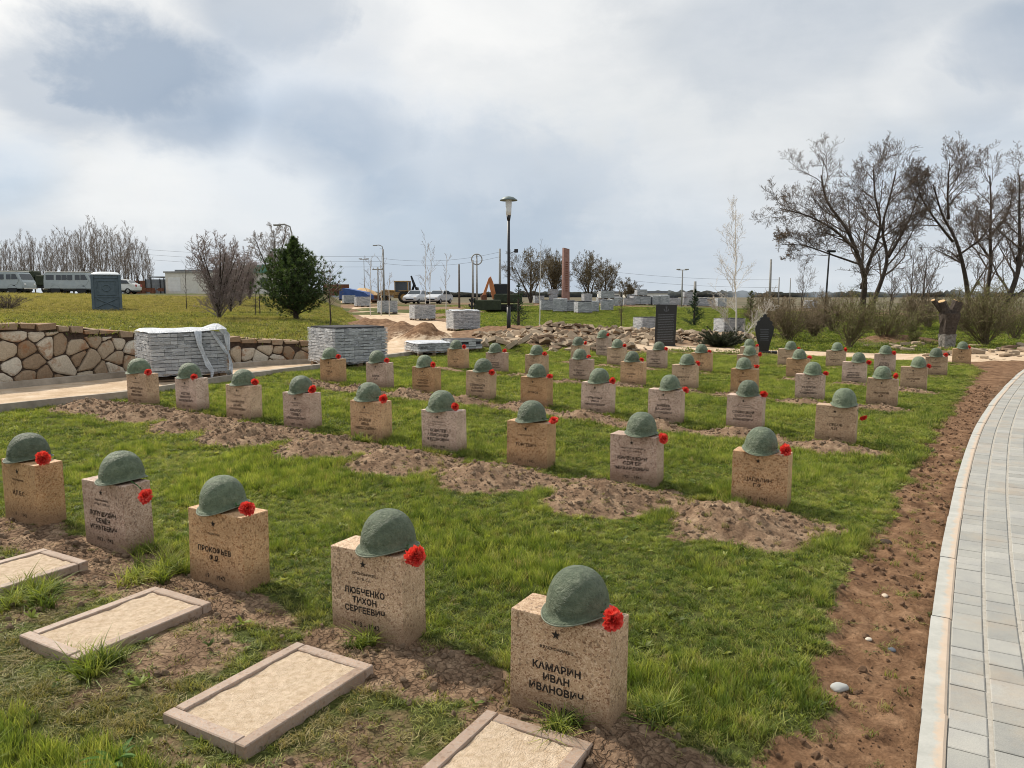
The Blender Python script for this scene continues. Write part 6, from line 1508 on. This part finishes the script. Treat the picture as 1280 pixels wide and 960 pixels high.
mb=MB(); mb.prism([(-1.7,.55),(-1.7,1.55),(-1.2,1.8),(1.2,1.35),(1.7,1.0),(1.7,.55)],-1,1); mb.build('tarpaulin',M['blue'],t); mb=MB(); mb.cbox(-1.8,2.2,-.9,.9,.4,.55,.02); mb.build('frame',M['blackmetal'],t)
for xx in (-1,.6): wheel(t,xx,-.9,.4,.2)
rr=random.Random(31)
for (u,D,w,h,mt,nm,lab) in ((457,98,7.0,1.9,'yellow','sand_pile','ochre pile of sand seen behind the tractor'),(443,60,1.6,.3,'clod_red','soil_pile','low dark soil pile beside the far sandy track')):
    x0,y0=bearing(u,D); bm=bmesh.new(); bmesh.ops.create_grid(bm,x_segments=24,y_segments=24,size=1)
    for v in bm.verts:
        r=v.co.length; v.co=Vector((v.co.x*w/2,v.co.y*w/2,h*max(0,math.cos(min(r,1)*PI/2))**1.2*(.8+.35*float(vnoise(np.array([v.co.x*5]),np.array([v.co.y*5]))[0])) - .05))
    mb=MB(); mb.bm(bm); tag(mb.build(nm,M['cutwood'] if mt=='yellow' else M[mt],smooth=True,loc=(x0,y0,ground(x0,y0)-.1)),lab,'pile')
# reddish concrete stele
x0,y0=bearing(706.5,92); z0=ground(x0,y0); t=thing('memorial_column','tall tapering reddish concrete stele rising above the bare trees','memorial',(x0,y0,z0-.1),R(18))
hh=1.6+(370-311)*92/955-z0+.1; mb=MB(); mb.cbox(-.95,.95,-.6,.6,0,.5,.03); mb.build('pedestal',M['concrete'],t)
mb=MB(); mb.add([(-.42,-.28,.5),(.42,-.28,.5),(.42,.28,.5),(-.42,.28,.5),(-.36,-.24,hh),(.36,-.24,hh-.15),(.36,.24,hh-.15),(-.36,.24,hh)],[(0,1,5,4),(1,2,6,5),(2,3,7,6),(3,0,4,7),(4,5,6,7)]); mb.build('shaft',M['stele'],t)
mb=MB()
for k in range(14): mb.box(-.14,.14,-.295+.0026*(k+2)*.5,-.262,1.5+k*.26,1.62+k*.26)
mb.build('raised_lettering',M['rust'],t)
# far wood line and far plain features
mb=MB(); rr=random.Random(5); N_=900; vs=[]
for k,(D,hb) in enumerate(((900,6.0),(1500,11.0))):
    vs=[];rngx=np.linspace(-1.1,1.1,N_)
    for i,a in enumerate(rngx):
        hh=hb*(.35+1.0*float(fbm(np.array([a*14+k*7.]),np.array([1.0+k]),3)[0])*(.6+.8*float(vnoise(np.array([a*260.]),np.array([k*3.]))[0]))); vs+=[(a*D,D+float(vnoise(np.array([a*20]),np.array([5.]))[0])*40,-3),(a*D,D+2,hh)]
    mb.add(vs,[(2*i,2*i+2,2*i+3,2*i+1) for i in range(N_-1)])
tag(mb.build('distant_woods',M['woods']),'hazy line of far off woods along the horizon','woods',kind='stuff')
x0,y0=bearing(820,420)
for (u,D,w,lab) in ((805,400,22,'long low white farm building far out on the plain'),(760,430,12,'small white farm building far out left of the long one')):
    x0,y0=bearing(u,D); t=thing('farm_building',lab,'building',(x0,y0,0)); mb=MB(); mb.box(-w/2,w/2,-4,4,-1,3.0); mb.build('wall',M['whitepanel'],t); mb=MB(); mb.prism([(-w/2-.3,3.0),(w/2+.3,3.0),(w/2-.2,4.2),(-w/2+.2,4.2)],-4.3,4.3); mb.build('roof',M['corr'],t)
# dark ironwork by the lamp
x0,y0=bearing(590,40); t=thing('wrought_iron_cross','dark wrought iron ornament standing on the grass by the sandy track','ornament',(x0,y0,ground(x0,y0)),0)
mb=MB(); mb.tube([(0,0,0),(0,0,1.35)],.06,6)
for k in range(4): z_=.3+k*.28; s=.22-.03*k; mb.tube([(-s,0,z_+.14),(-s*.5,0,z_),(0,0,z_+.03),(s*.5,0,z_),(s,0,z_+.14)],.05,5)
mb.build('iron_frame',M['blackmetal'],t)

# ------------------------------------------------------------------ sky, sun, camera
SUNV=Vector((-.62,.50,.78)).normalized(); el=math.asin(SUNV.z); az=math.atan2(SUNV.x,SUNV.y)
w=bpy.data.worlds.new('World'); scene.world=w; w.use_nodes=True; t=NT(w.node_tree); bg=t.n['Background']
sky=t.new('ShaderNodeTexSky',sky_type='NISHITA'); sky.sun_disc=False; sky.sun_elevation=el; sky.sun_rotation=az; sky.altitude=100; sky.air_density=1.2; sky.dust_density=2.0
tc=t.n.new('ShaderNodeTexCoord').outputs['Generated']; sp=t.n.new('ShaderNodeSeparateXYZ'); t.link(tc,sp.inputs[0])
zc=t.math('ADD',t.math('MAXIMUM',sp.outputs[2],0),.13); cx_=t.math('DIVIDE',sp.outputs[0],zc); cy_=t.math('DIVIDE',sp.outputs[1],zc)
cb=t.n.new('ShaderNodeCombineXYZ'); t.link(cx_,cb.inputs[0]); t.link(cy_,cb.inputs[1])
mp=t.n.new('ShaderNodeMapping'); mp.inputs['Scale'].default_value=(.85,.75,1); mp.inputs['Rotation'].default_value=(0,0,R(20)); mp.inputs['Location'].default_value=(3.1,1.7,0); t.link(cb.outputs[0],mp.inputs[0])
n1=t.noise(mp.outputs[0],.9,8,.55,.35); n2=t.noise(mp.outputs[0],2.6,8,.6,.2); n3=t.noise(tc,3.6,7,.62,.5)
def blob(u,v,r):
    """soft patch in the direction of bearing/elevation taken from the horizon"""
    a=(u-640)/955;b=(370-v)/955; d=Vector((a,1,b)).normalized(); d=Vector((d.x,d.y,d.z*1.7)); dp=t.n.new('ShaderNodeVectorMath'); dp.operation='DISTANCE'; t.link(nrm,dp.inputs[0]); dp.inputs[1].default_value=d
    dd=t.math('ADD',dp.outputs['Value'],t.math('MULTIPLY',t.math('SUBTRACT',n3,.5),r*1.6)); dd=t.math('ADD',dd,t.math('MULTIPLY',t.math('SUBTRACT',n4,.5),r*.9))
    mr=t.n.new('ShaderNodeMapRange'); mr.interpolation_type='SMOOTHSTEP'; mr.inputs['From Min'].default_value=r*1.1; mr.inputs['From Max'].default_value=r*.35; t.link(dd,mr.inputs['Value']); return mr.outputs[0]
nv=t.n.new('ShaderNodeVectorMath'); nv.operation='NORMALIZE'; t.link(tc,nv.inputs[0]); nsc=t.n.new('ShaderNodeVectorMath'); nsc.operation='MULTIPLY'; t.link(nv.outputs[0],nsc.inputs[0]); nsc.inputs[1].default_value=(1,1,1.7); nrm=nsc.outputs[0]; n4=t.noise(nrm,9,7,.6,.4)
bright=t.ramp(n1,[(.32,(6.1,6.55,7.0)),(.44,(7.0,7.3,7.6)),(.56,(8.2,8.35,8.5)),(.68,(9.4,9.4,9.4))])
det=t.ramp(n2,[(.3,(.90,.92,.945)),(.7,(1.06,1.055,1.045))]); cloud=t.mix(1,bright,det,'MULTIPLY')
hz=t.ramp(sp.outputs[2],[(0,(6.7,7.3,7.8)),(.06,(6.4,7.0,7.6)),(.20,(7.2,7.6,7.9))]); cloud=t.mix(t.ramp(sp.outputs[2],[(0,(.85,)*3),(.12,(.55,)*3),(.28,(0,0,0))]),cloud,hz)
blue=t.mix(.78,sky.outputs[0],(3.9,5.3,7.2))
bm_=None
for (u,v,r,k) in ((10,215,.09,.9),(400,215,.26,.65),(560,290,.30,.6),(330,160,.16,.35),(780,300,.22,.3),(1150,230,.16,.35),(1255,200,.12,.3)):
    q=t.math('MULTIPLY',blob(u,v,r),k); bm_=q if bm_ is None else t.math('MAXIMUM',bm_,q)
col=t.mix(bm_,cloud,blue)
gm_=None
for (u,v,r,k) in ((190,105,.13,.9),(110,120,.11,.7),(240,150,.10,.7),(350,15,.13,.6),(440,50,.10,.3),(960,60,.18,.35),(1268,68,.10,.6),(1190,125,.08,.3),(430,180,.12,.45),(640,240,.16,.3),(1100,20,.2,.2),(480,230,.10,.3)):
    q=t.math('MULTIPLY',blob(u,v,r),k); gm_=q if gm_ is None else t.math('MAXIMUM',gm_,q)
col=t.mix(gm_,col,(3.2,4.1,5.35))
wm=None
for (u,v,r,k) in ((60,60,.22,.8),(560,-60,.40,.5),(330,250,.16,.5),(150,20,.15,.55),(640,120,.30,.35),(60,170,.15,.4),(215,240,.16,.55),(870,160,.25,.3),(1150,110,.1,.4)):
    q=t.math('MULTIPLY',blob(u,v,r),k); wm=q if wm is None else t.math('MAXIMUM',wm,q)
col=t.mix(t.math('MULTIPLY',wm,t.math('SUBTRACT',1,gm_)),col,(10.6,10.5,10.2))
t.link(col,bg.inputs['Color']); bg.inputs['Strength'].default_value=.1
ld=bpy.data.lights.new('sun','SUN'); ld.energy=5.0; ld.angle=R(1.2); ld.color=(1,.91,.78); lo_=bpy.data.objects.new('sun',ld); C.objects.link(lo_); lo_.rotation_mode='QUATERNION'; lo_.rotation_quaternion=SUNV.to_track_quat('Z','Y')
cd=bpy.data.cameras.new('camera'); cam=bpy.data.objects.new('camera',cd); C.objects.link(cam); scene.camera=cam
cd.sensor_width=36; cd.lens=36*955/1280; cd.clip_start=.05; cd.clip_end=20000; cam.location=(0,0,1.6); cam.rotation_euler=(PI/2-math.atan(110/955),0,0)
scene.view_settings.view_transform='Standard'; scene.view_settings.look='None'; scene.view_settings.exposure=0
scene.cycles.use_denoising=True; scene.cycles.denoising_prefilter='ACCURATE'; scene.cycles.filter_width=1.0; scene.cycles.max_bounces=6; scene.cycles.transparent_max_bounces=12
